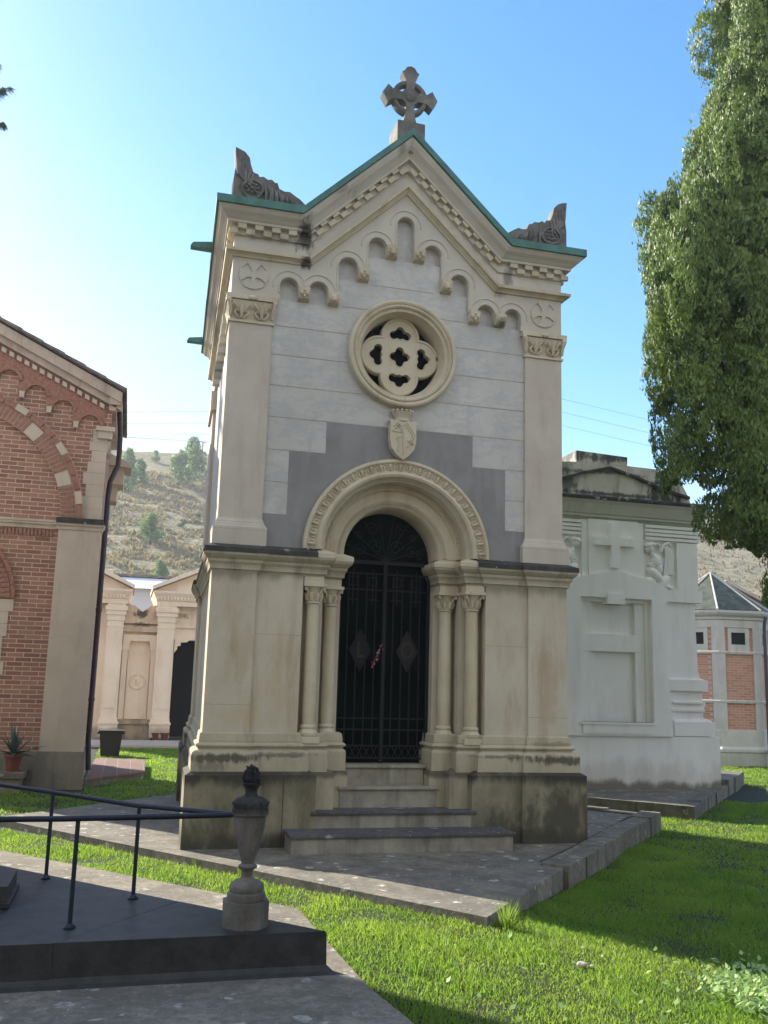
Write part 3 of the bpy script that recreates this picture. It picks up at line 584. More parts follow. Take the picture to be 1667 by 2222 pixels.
for i, (x, z) in enumerate(CB):
    m = MB(); m.prism([(.028, z), (-.035, z+.02), (-.06, z+.07), (-.065, z+.11), (-.065, z+.14), (.092, z+.14), (.092, z)], x-.062, x+.062, 'yz')
    if i % 2 == 0:
        for t in (-1, 1): m.ell((x+t*.03, -.06, z+.075), (.022, .02, .03))
        m.ell((x, -.055, z+.04), (.02, .022, .02)); m.ell((x, -.062, z+.105), (.018, .015, .014))
    else:                                    # little animal head
        m.ell((x, -.062, z+.062), (.045, .035, .045)); m.ell((x, -.088, z+.035), (.024, .026, .02))
        for t in (-1, 1): m.ell((x+t*.04, -.058, z+.108), (.014, .012, .018)); m.ell((x+t*.018, -.095, z+.072), (.007, .005, .007), 6, 4)
    cb(m, 'corbel', 'cream', smooth=True)
# raked string, frieze, dentils, cyma: one mesh per band
def raked(m, lv, hw=HW):
    rows = []
    for d, zf, za in lv:
        vx = (za-zf)/.955
        rows.append([(-(hw+d), -d, zf), (-vx, -d, zf), (0, -d, za), (vx, -d, zf), (hw+d, -d, zf)])
    k = 5; fs = [(i*k+j, i*k+j+1, (i+1)*k+j+1, (i+1)*k+j) for i in range(len(rows)-1) for j in range(4)]
    m.add([v for r in rows for v in r], fs)
SIDE = [(HW, 0), (HW, L), (-HW, L), (-HW, 0)]; EN = ((-HW, 0), (HW, 0))
STR = [(0, 6.095, 7.135), (.022, 6.10, 7.14), (.03, 6.115, 7.158), (.048, 6.13, 7.178), (.055, 6.135, 7.19), (.085, 6.14, 7.20), (.09, 6.172, 7.236), (.0, 6.185, 7.25)]
FRZ = [(0, 6.185, 7.25), (0, 6.345, 7.415), (.026, 6.35, 7.42), (.03, 6.46, 7.54)]
CYM = [(.028, 6.46, 7.54), (.088, 6.462, 7.545), (.09, 6.488, 7.575), (.094, 6.492, 7.58), (.105, 6.50, 7.60), (.13, 6.525, 7.635), (.17, 6.555, 7.675), (.192, 6.585, 7.715), (.198, 6.59, 7.725), (.198, 6.612, 7.765)]
for nm, lv, mt in (('string_course', STR, 'cream'), ('frieze', FRZ, 'lime_top'), ('crown_cornice', CYM, 'lime_top')):
    m = MB(); raked(m, lv); m.sweep(SIDE, [(d, zf) for d, zf, za in lv], ends=EN); cb(m, nm, mt)
m = MB()                                     # dentils in two staggered rows
ang = math.atan(.955)
def dent(x, z, t, row):
    w, h = .0925, .054; c_, s2 = math.cos(t), math.sin(t); zz0 = .001+row*.056
    vs = []
    for (u, v) in ((-w/2, zz0), (w/2, zz0), (w/2, zz0+h), (-w/2, zz0+h)):
        vs.append((x+u*c_-v*s2, z+u*s2+v*c_))
    m.prism(vs, -.078 if row else -.062, -.02)
def dentrun(kind, s_):
    global m
    m = MB()
    for row in (0, 1):
        off = .0925*row
        if kind == 'flat':
            x = -1.95+off
            while x < -1.21: dent(-s_*x, 6.35, 0, row); x += .185
        elif kind == 'rake':
            x = .06+off; Lr = math.hypot(1.12, 1.07)
            while x < Lr-.06:
                u = x/Lr; dent(s_*1.12*u, 7.42-1.07*u, -s_*ang, row); x += .185
        else:
            y = .06+off
            while y < L:
                m.box(min(s_*(HW+.02), s_*(HW+.07)), max(s_*(HW+.02), s_*(HW+.07)), y, y+.0925, 6.354+row*.056, 6.404+row*.056)
                y += .185
    cb(m, 'dentil_course', 'cream')
for kd in ('flat', 'rake', 'side'):
    for s_ in (-1, 1): dentrun(kd, s_)
# black water stains at the valleys: stained stone blocks set into the angle
# side arch band
for s_ in (-1, 1):
    m = MB(); yb = .5; pts = [(.45, 6.12), (.45, 5.70)]
    ys_ = np.arange(.62, 3.5, .33)
    for y in ys_: pts += [(y-.10, 5.70)]+[(y+.10*math.cos(R(180-a)), 5.85+.10*math.sin(R(180-a))) for a in range(0, 181, 20)]+[(y+.10, 5.70)]
    pts += [(3.6, 5.70), (3.6, 6.12)]
    m.prism(pts, s_*(HW-.055), s_*(HW-.002), 'yz')
    for y in ys_[:-1]: m.box(min(s_*(HW-.06), s_*(HW+.05)), max(s_*(HW-.06), s_*(HW+.05)), y+.10, y+.23, 5.60, 5.73)
    cb(m, 'side_arched_band', 'lime_top')
    m = MB(); m.box(min(s_*1.7, s_*HW), max(s_*1.7, s_*HW), 3.6, L, 2.95, 6.15)
    m.box(min(s_*1.7, s_*(HW+.04)), max(s_*1.7, s_*(HW+.04)), 3.56, L+.04, 5.38, 5.66); m.box(min(s_*1.7, s_*(HW+.05)), max(s_*1.7, s_*(HW+.05)), 3.55, L+.05, 2.95, 3.14)
    cb(m, 'rear_pilaster', 'lime')
# roof
def rp(dz, e=0): return [(-2.158-e, 6.69+dz), (-1.22, 6.69+dz), (0, 7.855+dz), (1.22, 6.69+dz), (2.158+e, 6.69+dz)]
m = MB(); m.prism(rp(0)+list(reversed(rp(-.085))), -.228, L+.228)
roof = cb(m, 'copper_roof', 'copper')
for y in (1.0, 4.25):
    for s_ in (-1, 1):
        m = MB(); m.prism([(s_*2.1, 6.69), (s_*2.37, 6.65), (s_*2.40, 6.605), (s_*2.1, 6.60)], y-.055, y-.045); m.prism([(s_*2.1, 6.69), (s_*2.37, 6.65), (s_*2.40, 6.605), (s_*2.1, 6.60)], y+.045, y+.055)
        m.prism([(s_*2.1, 6.60), (s_*2.40, 6.605), (s_*2.40, 6.596), (s_*2.1, 6.59)], y-.055, y+.055)
        cb(m, 'rain_spout', 'copper', roof)
# rose window
m = MB(); m.ring([(.625, .07), (.625, -.03), (.615, -.05), (.595, -.058), (.575, -.05), (.568, -.035), (.56, -.045), (.545, -.05), (.53, -.04), (.525, -.02), (.505, -.015), (.49, -.02), (.485, -.005), (.48, .03), (.465, .08), (.452, .12), (.45, .14), (.45, .27)], 0, RZ[1], n=72)
ro = cb(m, 'rose_window', 'cream', smooth=True)
m = MB()
for i in range(110):
    a = 2*math.pi*i/110; ca, sa = math.cos(a), math.sin(a); r = .545
    m.tube([(ca*(r-.012)-sa*-.008, -.046, RZ[1]+sa*(r-.012)+ca*-.008), (ca*(r+.012)-sa*.008, -.05, RZ[1]+sa*(r+.012)+ca*.008)], .0075, 5)
cb(m, 'rope_ring', 'cream', ro, True)
def foil(cx, cz, lobes, n=72):
    out = []
    for i in range(n):
        a = 2*math.pi*i/n; best = .0
        for (la, d, rho) in lobes:
            al = a-la; q = rho*rho-(d*math.sin(al))**2
            if q > 0:
                rr = d*math.cos(al)+math.sqrt(q); best = max(best, rr)
        out.append((cx+best*math.cos(a), cz+best*math.sin(a)))
    return out
h_ = math.pi/2; TC = (0, RZ[1]+.008)
# clear stone net: union of four lobes with five foiled holes
holes = [foil(TC[0], TC[1], [(k*h_, .066, .055) for k in range(4)]+[(0, 0, .053)])]
for k in range(4):
    ca, sa = math.cos(k*h_), math.sin(k*h_)
    holes.append(foil(TC[0]+ca*.252, TC[1]+sa*.252, [(k*h_, .052, .056), ((k+1)*h_, .074, .056), ((k-1)*h_, .074, .056), (0, 0, .05)]))
net = foil(TC[0], TC[1], [(k*h_, .232, .226) for k in range(4)], 96)
m = MB(); m.prism([net]+holes, .125, .21)
cb(m, 'tracery', 'cream', ro)
m = MB()
def loopt(m, lp, y, r, n=5):
    lp = lp+[lp[0], lp[1]]; m.tube([(p[0], y, p[1]) for p in lp], r, n, cap=False)
loopt(m, foil(TC[0], TC[1], [(k*h_, .232, .208) for k in range(4)], 64), .127, .016)
for hl in holes: loopt(m, hl[::2], .127, .009)
cb(m, 'tracery_moulding', 'cream', ro, True)
m = MB(); m.prism(circ, .262, .27); cb(m, 'rose_glass', 'glass', ro)
# coat of arms
m = MB(); sh = [(-.145, 4.40), (-.165, 4.43), (-.12, 4.435), (0, 4.418), (.12, 4.435), (.165, 4.43), (.145, 4.40), (.148, 4.22), (.13, 4.12), (.07, 4.045), (0, 3.99), (-.07, 4.045), (-.13, 4.12), (-.148, 4.22)]
m.prism([(x+.01, z) for x, z in sh], -.075, .06)
so = cb(m, 'coat_of_arms', 'cream')
m = MB()
m.tube([(-.12, -.078, 4.30), (0.0, -.078, 4.30), (0.01, -.078, 4.05)], .006, 4); m.tube([(.01, -.078, 4.40), (.01, -.078, 4.05)], .005, 4)
m.tube([(-.11, -.078, 4.31), (-.055, -.078, 4.38), (-.005, -.078, 4.31)], .009, 4)
m.tube([(-.10, -.078, 4.36), (-.055, -.078, 4.405), (-.01, -.078, 4.36)], .007, 4)
m.tube([(.03, -.078, 4.40), (.13, -.078, 4.24)], .008, 4); m.tube([(.05, -.078, 4.41), (.145, -.078, 4.27)], .006, 4)
m.tube([(-.05, -.078, 4.08), (-.04, -.078, 4.18), (-.06, -.078, 4.25)], .008, 4); m.tube([(-.075, -.078, 4.22), (-.02, -.078, 4.25)], .006, 4)
m.tube([(.06, -.078, 4.14), (.085, -.078, 4.19), (.12, -.078, 4.17), (.10, -.078, 4.22), (.12, -.078, 4.25)], .010, 5); m.ell((.07, -.078, 4.21), (.015, .012, .02))
cb(m, 'shield_charges', 'cream', so)
m = MB(); m.lathe([(.075, 4.425), (.088, 4.43), (.09, 4.455), (.082, 4.46), (.098, 4.50), (.115, 4.53), (.11, 4.533), (.085, 4.50), (.06, 4.46)], (.005, -.02, 0), 24, 1, .7)
for k in range(14):
    a = 2*math.pi*k/14; m.ell((.005+.118*math.cos(a), -.02+.118*.7*math.sin(a), 4.545), (.014, .014, .016), 6, 5)
    m.tube([(.005+.11*math.cos(a), -.02+.077*math.sin(a), 4.51), (.005+.118*math.cos(a), -.02+.083*math.sin(a), 4.54)], .007, 5)
cb(m, 'crown', 'cream', so, True)
# cross finial
m = MB(); m.prism([(-.165, 7.60), (.165, 7.60), (.165, 7.985), (-.165, 7.99)], -.13, .24); fb = cb(m, 'finial_block', 'finial')
m = MB(); cz = 8.36
sh = [(-.115, 7.985), (-.075, 8.05), (-.055, 8.14), (-.048, cz-.10), (-.10, cz-.048), (-.20, cz-.06), (-.27, cz-.115), (-.30, cz-.06), (-.335, cz), (-.30, cz+.06), (-.27, cz+.115), (-.20, cz+.06), (-.10, cz+.048), (-.048, cz+.10), (-.055, cz+.20), (-.105, cz+.31), (-.075, cz+.33), (-.05, cz+.375), (0, cz+.395)]
m.prism(sh+[(-x, z) for x, z in reversed(sh[:-1])], -.055, .075)
m.ell((0, -.05, cz), (.07, .035, .07), 12, 8)
for k in range(8): m.ell((.05*math.cos(k*math.pi/4), -.06, cz+.05*math.sin(k*math.pi/4)), (.016, .02, .016), 6, 4)
co = cb(m, 'stone_cross', 'finial', fb)
m = MB(); m.ring([(.215, -.035), (.215, .055), (.165, .055), (.165, -.035), (.178, -.045), (.202, -.045), (.215, -.035)], 0, cz, n=40); cb(m, 'cross_ring', 'finial', co, True)
# corner ornaments
for s_ in (-1, 1):
    m = MB()
    pr_ = [(-1.975, 6.69), (-1.985, 7.0), (-1.965, 7.15), (-1.985, 7.405), (-1.93, 7.39), (-1.87, 7.36), (-1.82, 7.29), (-1.80, 7.2), (-1.765, 7.11), (-1.72, 7.105), (-1.70, 7.07), (-1.66, 7.085), (-1.61, 7.05), (-1.57, 7.06), (-1.52, 7.02), (-1.50, 7.03), (-1.47, 6.95), (-1.42, 6.93), (-1.36, 6.935), (-1.30, 6.90), (-1.24, 6.86), (-1.18, 6.80), (-1.14, 6.74), (-1.16, 6.69)]
    m.prism([(x*-s_, z) for x, z in pr_] if s_ > 0 else pr_, -.06, .10)
    for k in range(6):                        # feather and leaf ridges
        t = k/5; x = -1.94+.16*t
        m.tube([(x*-s_ if s_ > 0 else x, -.06, 7.05-.03*k), ((x-.01)*(-s_ if s_ > 0 else 1), -.075, 7.2-.04*k), ((x-.03+.01*k)*(-s_ if s_ > 0 else 1), -.06, 7.36-.05*k)], [.02, .022, .01], 5)
    for k in range(12):
        x = -1.62+.04*k; z0 = 7.0-.022*k
        m.tube([(x*(-s_ if s_ > 0 else 1), -.05, 6.72), ((x+.02*math.sin(k*2))*(-s_ if s_ > 0 else 1), -.085, (6.72+z0)/2), ((x-.02)*(-s_ if s_ > 0 else 1), -.055, z0)], [.016, .024, .012], 5)
    xx = 1.775*s_; m.ring([(.125, -.05), (.125, -.085), (.10, -.09), (.095, -.07), (.0, -.075)], xx, 6.895, n=24)
    for k in range(8): m.ell((xx+.06*math.cos(k*math.pi/4), -.085, 6.895+.06*math.sin(k*math.pi/4)), (.018, .018, .018), 6, 4)
    m.ell((xx, -.085, 6.895), (.022, .02, .022)); m.rough(.012, 14, 3*s_)
    m.v = [(x, y, 6.69+(z-6.69)*.92) for x, y, z in m.v]
    cb(m, 'corner_ornament', 'finial', roof, True)
# water stains at the left valley (thin crusts following the mouldings)
m, n_, l_, b_ = newmat('black_water_crust')
g_ = n_.new('ShaderNodeNewGeometry')
nn_ = noise_node(n_, l_, g_.outputs['Position'], 1, 6, (14, 14, 5), .7)
l_.new(mixc(n_, l_, ramp(n_, l_, nn_, .42, .58), (.42, .38, .30), (.03, .029, .026)), b_.inputs['Base Color']); b_.inputs['Roughness'].default_value = .95
M['crust'] = m
def crust(lv, xa, xb, e=.003):
    mm_ = MB(); rows = []
    for d, zf, za in lv:
        vx = -(za-zf)/.955
        rows.append([(min(xa, vx-.05), -d-e, zf), (vx, -d-e, zf), (vx+xb, -d-e, zf+xb*.955)])
    fs = [(i*3+j, i*3+j+1, (i+1)*3+j+1, (i+1)*3+j) for i in range(len(rows)-1) for j in range(2)]
    mm_.add([v for r in rows for v in r], fs); return mm_
# gate
gate = MB(); gy = .50
gate.box(-.535, .535, gy-.02, gy+.02, CZ-.06, CZ-.02); gate.box(-.018, .018, gy-.03, gy+.02, .75, CZ-.04)
for s_ in (-1, 1): gate.box(min(s_*.50, s_*.528), max(s_*.50, s_*.528), gy-.02, gy+.02, .75, CZ-.04)
for z in (.80, .93, 1.10, 1.22, 2.62, 2.80): gate.box(-.52, .52, gy-.008, gy+.008, z-.008, z+.008)
go = cb(gate, 'iron_gate', 'iron')
g = MB()
for k in range(1, 10):
    x = -.52+.104*k
    if abs(x) > .03: g.tube([(x, gy, .93), (x, gy, 2.80)], .008, 6)
for k in range(13):
    x = -.48+.08*k; g.tube([(x-.03, gy, .81), (x+.03, gy, .92)], .006, 4); g.tube([(x+.03, gy, .81), (x-.03, gy, .92)], .006, 4)
for s_ in (-1, 1):
    for xx in (.14, .37):
        g.box(s_*xx-.05, s_*xx+.05, gy-.01, gy-.004, 2.66, 2.668); g.box(s_*xx-.05, s_*xx-.042, gy-.01, gy-.004, 2.66, 2.76); g.box(s_*xx+.042, s_*xx+.05, gy-.01, gy-.004, 2.66, 2.76); g.box(s_*xx-.05, s_*xx+.05, gy-.01, gy-.004, 2.752, 2.76)
        g.box(s_*xx-.006, s_*xx+.006, gy-.012, gy-.004, 2.45, 2.85); g.box(s_*xx-.07, s_*xx+.07, gy-.012, gy-.004, 2.50, 2.512)
cb(g, 'gate_bars', 'iron', go)
g = MB()
for s_ in (-1, 1):                           # scrollwork in the fanlight
    for (cx, cz_, r) in ((.12, 3.10, .09), (.30, 3.06, .08), (.17, 3.30, .08), (.40, 3.02, .05), (.32, 3.22, .05)):
        g.tube([(s_*(cx+r*(1-t/16)*math.cos(t*.7)), gy, cz_+r*(1-t/16)*math.sin(t*.7)) for t in range(14)], .006, 5)
for a in range(20, 161, 20): g.tube([(0, gy, CZ-.02), (.52*math.cos(R(a)), gy, CZ-.02+.52*math.sin(R(a)))], .006, 5)
cb(g, 'fanlight_scrolls', 'iron', go)
for s_, ch_ in ((-1, 'L'), (1, 'O')):
    g = MB(); g.prism([(s_*.27, 1.72), (s_*.27+.125, 1.95), (s_*.27, 2.18), (s_*.27-.125, 1.95)], gy-.03, gy-.018); po = cb(g, 'diamond_plaque', plain('plaque_iron', (.005, .006, .0065), .9, .0) if s_ < 0 else M['iron'], go)
    vs, fs = text_mesh(ch_, .26, .004)
    g = MB(); g.add([(x*.75+s_*.27, gy-.036-z, y+1.95) for x, y, z in vs], fs); cb(g, 'monogram_letter', 'gold', po)
g = MB(); g.prism([(-.54, .74), (.54, .74)]+[(x, z) for x, z in arc(0, CZ, .54, 0, 180, 24)], .585, .60); cb(g, 'door_glass', 'glass', go)
# flowers hung on the gate
fl = thing('flower_spray', 'small spray of red and white flowers hanging on the iron gate', 'flowers', (-.07, gy-.04, 1.9))
mr = plain('red_petals', (.35, .02, .03), .6); mw = plain('white_petals', (.5, .38, .36), .6)
g = MB(); g2 = MB()
for k in range(16):
    t = k/15; p = (-.13+.11*t+random.uniform(-.02, .02), gy-.04+random.uniform(-.02, .02), 1.78+.22*t+random.uniform(-.015, .015))
    for q in range(3): (g if k % 3 else g2).ell((p[0]+random.uniform(-.01, .01), p[1], p[2]+random.uniform(-.01, .01)), (.008, .007, .006), 6, 4, random.random()*3)
g.build('red_blossom', mr, fl); g2.build('white_blossom', mw, fl)
g = MB(); g.tube([(-.13, gy-.03, 1.77), (-.08, gy-.035, 1.90), (-.02, gy-.03, 2.03)], .004, 5); g.build('stem', 'agave', fl)

# ================================================================ BRICK CHAPEL (left)
bk = thing('brick_chapel', 'red brick chapel with pale stone quoins, raking cornice of small arches and a brown downpipe', 'chapel', (-4.6, 5.6, -.1))
BX = -3.29; BY = 5.6; XL = -6.02  # unseen left end cut short to shape the shadow it casts
def rl(x): return 6.06+.485*(-3.06-x) if x > -5.3 else 6.06+.485*(2.24)-.485*(-5.3-x)
m = MB(); m.prism([(XL, -.3), (BX, -.3), (BX, rl(BX)-.12), (-5.3, rl(-5.3)-.12), (XL, rl(XL)-.12)], BY, 8.3)
m.cur = 0; m.build('brick_wall', 'brickx', bk)
m = MB(); m.box(BX-.02, BX+.003, BY+.14, 8.2, .4, 5.75); m.build('side_brick_face', 'bricky', bk)
m = MB(); m.box(BX-.60, BX+.035, BY-.07, BY+.13, .47, 3.83)
for z in (1.47, 2.1): m.box(BX-.601, BX+.036, BY-.071, BY+.13, z, z+.004)
m.build('corner_pilaster', 'bstone', bk)
m = MB(); m.box(BX-.66, BX+.06, BY-.11, BY+.16, -.3, .47); m.box(XL-.05, BX-.60, BY-.06, BY+.1, -.3, .47); m.box(BX-.1, BX+.05, BY+.1, 8.35, -.3, .47); m.build('stone_plinth', 'bbase', bk)
m = MB(); m.sweep([(XL, BY), (BX-.62, BY), (BX-.62, BY-.07), (BX+.035, BY-.07), (BX+.035, BY+.2)], [(0, 3.80), (.015, 3.805), (.02, 3.85), (.045, 3.87), (.05, 3.90), (-.05, 3.905)])
m.build('string_course', 'bstone', bk)
m = MB(); m.box(BX-.64, BX+.06, BY-.13, BY+.16, 3.90, 3.985); m.build('lichen_cap_stone', 'lip', bk)
m = MB(); m.box(XL, BX-.63, BY-.055, BY, 3.905, 3.94); m.build('string_cap', 'bstone', bk)
m = MB()
for i in range(38): m.box(-3.98-.055*i-.034, -3.98-.055*i, BY-.022, BY+.01, 3.68, 3.79)
m.build('brick_dentils', 'brickplain', bk)
# stone quoins above the string course, toothed on the left
m = MB(); z = 3.985; k = 0
for x0, z1 in ((-3.64, 4.16), (-3.60, 4.36), (-3.545, 4.55), (-3.60, 4.74), (-3.545, 4.92), (-3.50, 5.10), (-3.54, 5.24), (-3.50, 5.36), (-3.50, 5.46)):
    m.box(x0, BX+.012, BY-.012, BY+.13, z+.003, z1); z = z1
m.build('quoins', 'bstone', bk)
m = MB(); m.box(BX-.17, BX+.12, BY-.09, BY+.15, 5.42, 5.49); m.box(BX-.14, BX+.08, BY-.06, BY+.13, 5.30, 5.42)
m.prism([(BX-.02, 5.28), (BX+.06, 5.28), (BX+.03, 5.14), (BX-.0, 5.06), (BX-.02, 5.04)], BY+.0, BY+.12)
for k in range(4): m.box(BX+.0, BX+.07-.012*k, BY+.16+.10*k, BY+.21+.10*k, 5.10, 5.36)
m.build('corner_console', 'bstone', bk)
m = MB(); m.box(BX-.17, BX+.05, BY-.02, BY+.12, 5.49, rl(BX)-.3); m.build('corner_brick_pier', 'brickx', bk)
# great blind arch
AC = (-5.50, 3.985)
def wedge(m, r0_, r1_, a0, a1, y0, y1, g=.0):
    a0 += g; a1 -= g
    m.prism([(AC[0]+r*math.cos(R(a)), AC[1]+r*math.sin(R(a))) for r, a in ((r0_, a0), (r1_, a0), (r1_, (a0+a1)/2), (r1_, a1), (r0_, a1), (r0_, (a0+a1)/2))], y0, y1)
m = MB(); m.prism([(AC[0]+1.615*math.cos(R(a)), AC[1]+1.615*math.sin(R(a))) for a in range(0, 107, 2)]+[(AC[0]+1.95*math.cos(R(a)), AC[1]+1.95*math.sin(R(a))) for a in range(104, -1, -2)], BY-.052, BY+.03)
m.build('arch_mortar', 'bcornice', bk)
stones = ((17, 24.5), (46, 53.5), (74, 81))
m = MB(); a = 0
while a < 104:
    s1 = [t for t in stones if t[0] <= a < t[1]]
    if s1: a = s1[0][1]; continue
    nx = min([a+2.35]+[t[0] for t in stones if t[0] > a]); wedge(m, 1.62, 1.83, a, nx, BY-.06, BY, .27); a = nx
a = 0
while a < 104:
    wedge(m, 1.845, 1.94, a, a+7, BY-.085, BY, .22); a += 7
m.build('brick_voussoirs', 'brickplain', bk)
for a0, a1 in stones:
    m = MB(); wedge(m, 1.62, 1.83, a0, a1, BY-.063, BY, .1); m.build('stone_voussoir', 'bstone', bk)
for a0, a1 in ((7, 13), (32, 38), (58, 64)):
    m = MB(); wedge(m, 1.842, 1.942, a0, a1, BY-.088, BY-.01, .0); m.build('rim_stone', 'bstone', bk)
# lower door arch on the left
AC = (-5.50, 2.72); m = MB(); a = 0
while a < 92: wedge(m, .82, 1.0, a, a+4.6, BY-.04, BY, .25); a += 4.6
a = 0
while a < 92: wedge(m, 1.01, 1.07, a, a+11, BY-.06, BY, .15); a += 11
m.build('door_arch', 'brickplain', bk)
m = MB(); z = 2.70
for i, x in enumerate((-4.44, -4.50, -4.50, -4.55, -4.55, -4.50, -4.56, -4.56, -4.60, -4.55, -4.60, -4.60)):
    m.box(-4.75, x, BY-.014, BY+.05, z-.185, z-.003); z -= .188
m.build('door_jamb_quoins', 'bstone', bk)
m = MB(); m.prism([(-4.72, .3), (-4.72, 2.9), (-5.3, 3.4), (XL, 3.4), (XL, .3)], BY-.005, BY+.01); m.build('door_reveal', 'bstone', bk)
# raking cornice, dentils, small arches
XR = -3.10
m = MB(); pr_ = [(XR, rl(XR)-.03), (-5.3, rl(-5.3)-.03), (XL-.1, rl(XL-.1)-.03), (XL-.1, rl(XL-.1)-.20), (-5.3, rl(-5.3)-.20), (XR, rl(XR)-.20)]
m.prism(pr_, BY-.17, BY+.05)
m.prism([(x, z-.165) for x, z in pr_[:3]]+[(x, z-.11) for x, z in pr_[3:]], BY-.10, BY+.02)
m.build('raking_cornice', 'bcornice', bk)
m = MB(); m.box(BX, XR, BY-.15, 8.35, rl(XR)-.23, rl(XR)-.045); m.box(BX, XR-.08, BY-.1, 8.3, rl(XR)-.32, rl(XR)-.22); m.build('eaves_cornice', 'bcornice', bk)
m = MB(); m.prism([(XR+.05, rl(XR)-.03), (-5.3, rl(-5.3)), (XL-.2, rl(XL-.2)), (XL-.2, rl(XL-.2)+.03), (-5.3, rl(-5.3)+.03), (XR+.05, rl(XR)+.0)], BY-.2, 8.5)
ro_ = m.build('roof', 'rooftile', bk)
m = MB()                                     # tile edges overlapping down the verge
for i in range(9):
    x = XR+.06-.33*i; z = rl(x)+.03
    m.prism([(x, z-.02), (x-.36, z+.175-.02), (x-.36, z+.175+.012), (x+.012, z+.025)], BY-.24, 8.5)
m.rough(.008, 9); m.build('roof_tiles', 'rooftile', ro_)
m = MB(); x = XR-.30
while x > XL:
    z = rl(x)-.385; m.prism([(x-.036, z-.025), (x+.036, z-.06), (x+.036, z+.012), (x-.036, z+.047)], BY-.075, BY); x -= .118
m.build('white_dentils', 'bstone', bk)
m = MB(); m.prism([(XR-.2, rl(XR-.2)-.30), (-5.3, rl(-5.3)-.30), (XL, rl(XL)-.30), (XL, rl(XL)-.45), (-5.3, rl(-5.3)-.45), (XR-.2, rl(XR-.2)-.45)], BY-.035, BY); m.build('dentil_backing', 'brickplain', bk)
LA = [(-3.565-.42*i, rl(-3.565-.42*i)-.80) for i in range(6)]
bt_ = []
for i, (cx, cz_) in enumerate(LA):
    zr = LA[i-1][1] if i else cz_-.20
    bt_.append((cx+.155, zr)); bt_ += arc(cx, cz_, .155, 0, 180, 12)
    bt_.append((cx-.265, cz_)) if i < len(LA)-1 else bt_.append((XL, cz_))
bt_ = [(BX-.05, LA[0][1]-.20)]+bt_
tp_ = [(XL, rl(XL)-.44), (-5.3, rl(-5.3)-.44), (BX-.05, rl(BX-.05)-.44)]
m = MB(); m.prism(bt_+tp_, BY-.038, BY); m.build('small_arch_band', 'brickplain', bk)
for i, (cx, cz_) in enumerate(LA):
    m = MB(); m.prism(arc(cx, cz_, .157, 0, 180, 14)+arc(cx, cz_, .205, 180, 0, 14), BY-.055, BY-.02); m.build('small_brick_arch', 'brickplain', bk)
    m = MB(); m.prism([(cx-.25, cz_+.03), (cx-.165, cz_+.03), (cx-.175, cz_-.07), (cx-.24, cz_-.07)], BY-.08, BY); m.build('arch_corbel', 'bstone', bk)
m = MB(); m.tube([(-3.13, 5.75, 5.80), (-3.10, 5.95, 5.55), (-3.09, 6.1, 5.25), (-3.10, 6.12, 5.0), (-3.20, 6.12, 4.72), (-3.215, 6.12, 4.5), (-3.215, 6.12, .6), (-3.18, 6.10, .15)], .042, 12)
for z in (3.9, 2.6, 1.2): m.tube([(-3.215, 6.12, z), (-3.215, 6.12, z+.05)], .05, 12)
m.build('downpipe', 'pipe', bk, True)
m = MB(); m.box(-3.32, -3.02, 7.7, 8.3, 5.0, 5.35); m.prism([(-3.3, 5.33), (-2.9, 5.30), (-2.92, 5.38), (-3.3, 5.55)], 7.6, 8.4); m.box(-3.32, -3.12, 7.8, 8.25, 4.7, 5.0); m.build('rear_bracket', 'bstone', bk)
# brick paved plinth beside it
ps = thing('brick_paved_slab', 'low weathered slab of worn brick paving beside the corner of the brick chapel', 'paving slab', (-2.8, 7.5, -.1))
m = MB(); m.prism([(-3.23, 5.75), (-2.31, 6.9), (-2.25, 9.3), (-3.15, 9.6)], .02, .055, 'xy'); m.build('brick_top', brick('paving_brick', 'x', (.22, .12, .09), (.13, .08, .065), (.26, .22, .17), .22, .11), ps)
m = MB(); m.prism([(-3.22, 5.78), (-2.33, 6.92), (-2.27, 9.28), (-3.15, 9.58)], -.3, .018, 'xy'); m.rough(.01, 4); m.build('stone_edge', 'curb', ps)
# agave in a terracotta pot on a low stone step
sb = thing('stone_ledge', 'low rough stone ledge under the potted agave', 'stone ledge', (-4.25, 5.2, -.1))
m = MB(); m.prism([(-4.7, 5.0), (-4.02, 5.0), (-4.0, 5.55), (-4.7, 5.55)], .13, .21, 'xy'); m.rough(.01, 6); m.build('ledge_top', 'curb', sb)
m = MB(); m.prism([(-4.66, 5.04), (-4.08, 5.04), (-4.06, 5.52), (-4.66, 5.52)], -.3, .14, 'xy'); m.rough(.015, 6); m.build('ledge_foot', 'bbase', sb)
ag = thing('potted_agave', 'spiky grey-green agave in a terracotta pot against the brick chapel', 'potted plant', (-4.2, 5.25, .21))
m = MB(); m.lathe([(.085, .205), (.115, .40), (.135, .41), (.135, .45), (.118, .452), (.11, .43)], (-4.2, 5.25, 0), 24); m.build('pot', 'terracotta', ag, True)
m = MB(); m.lathe([(.0, .425), (.112, .425)], (-4.2, 5.25, 0), 20); m.build('potting_soil', 'soil', ag)
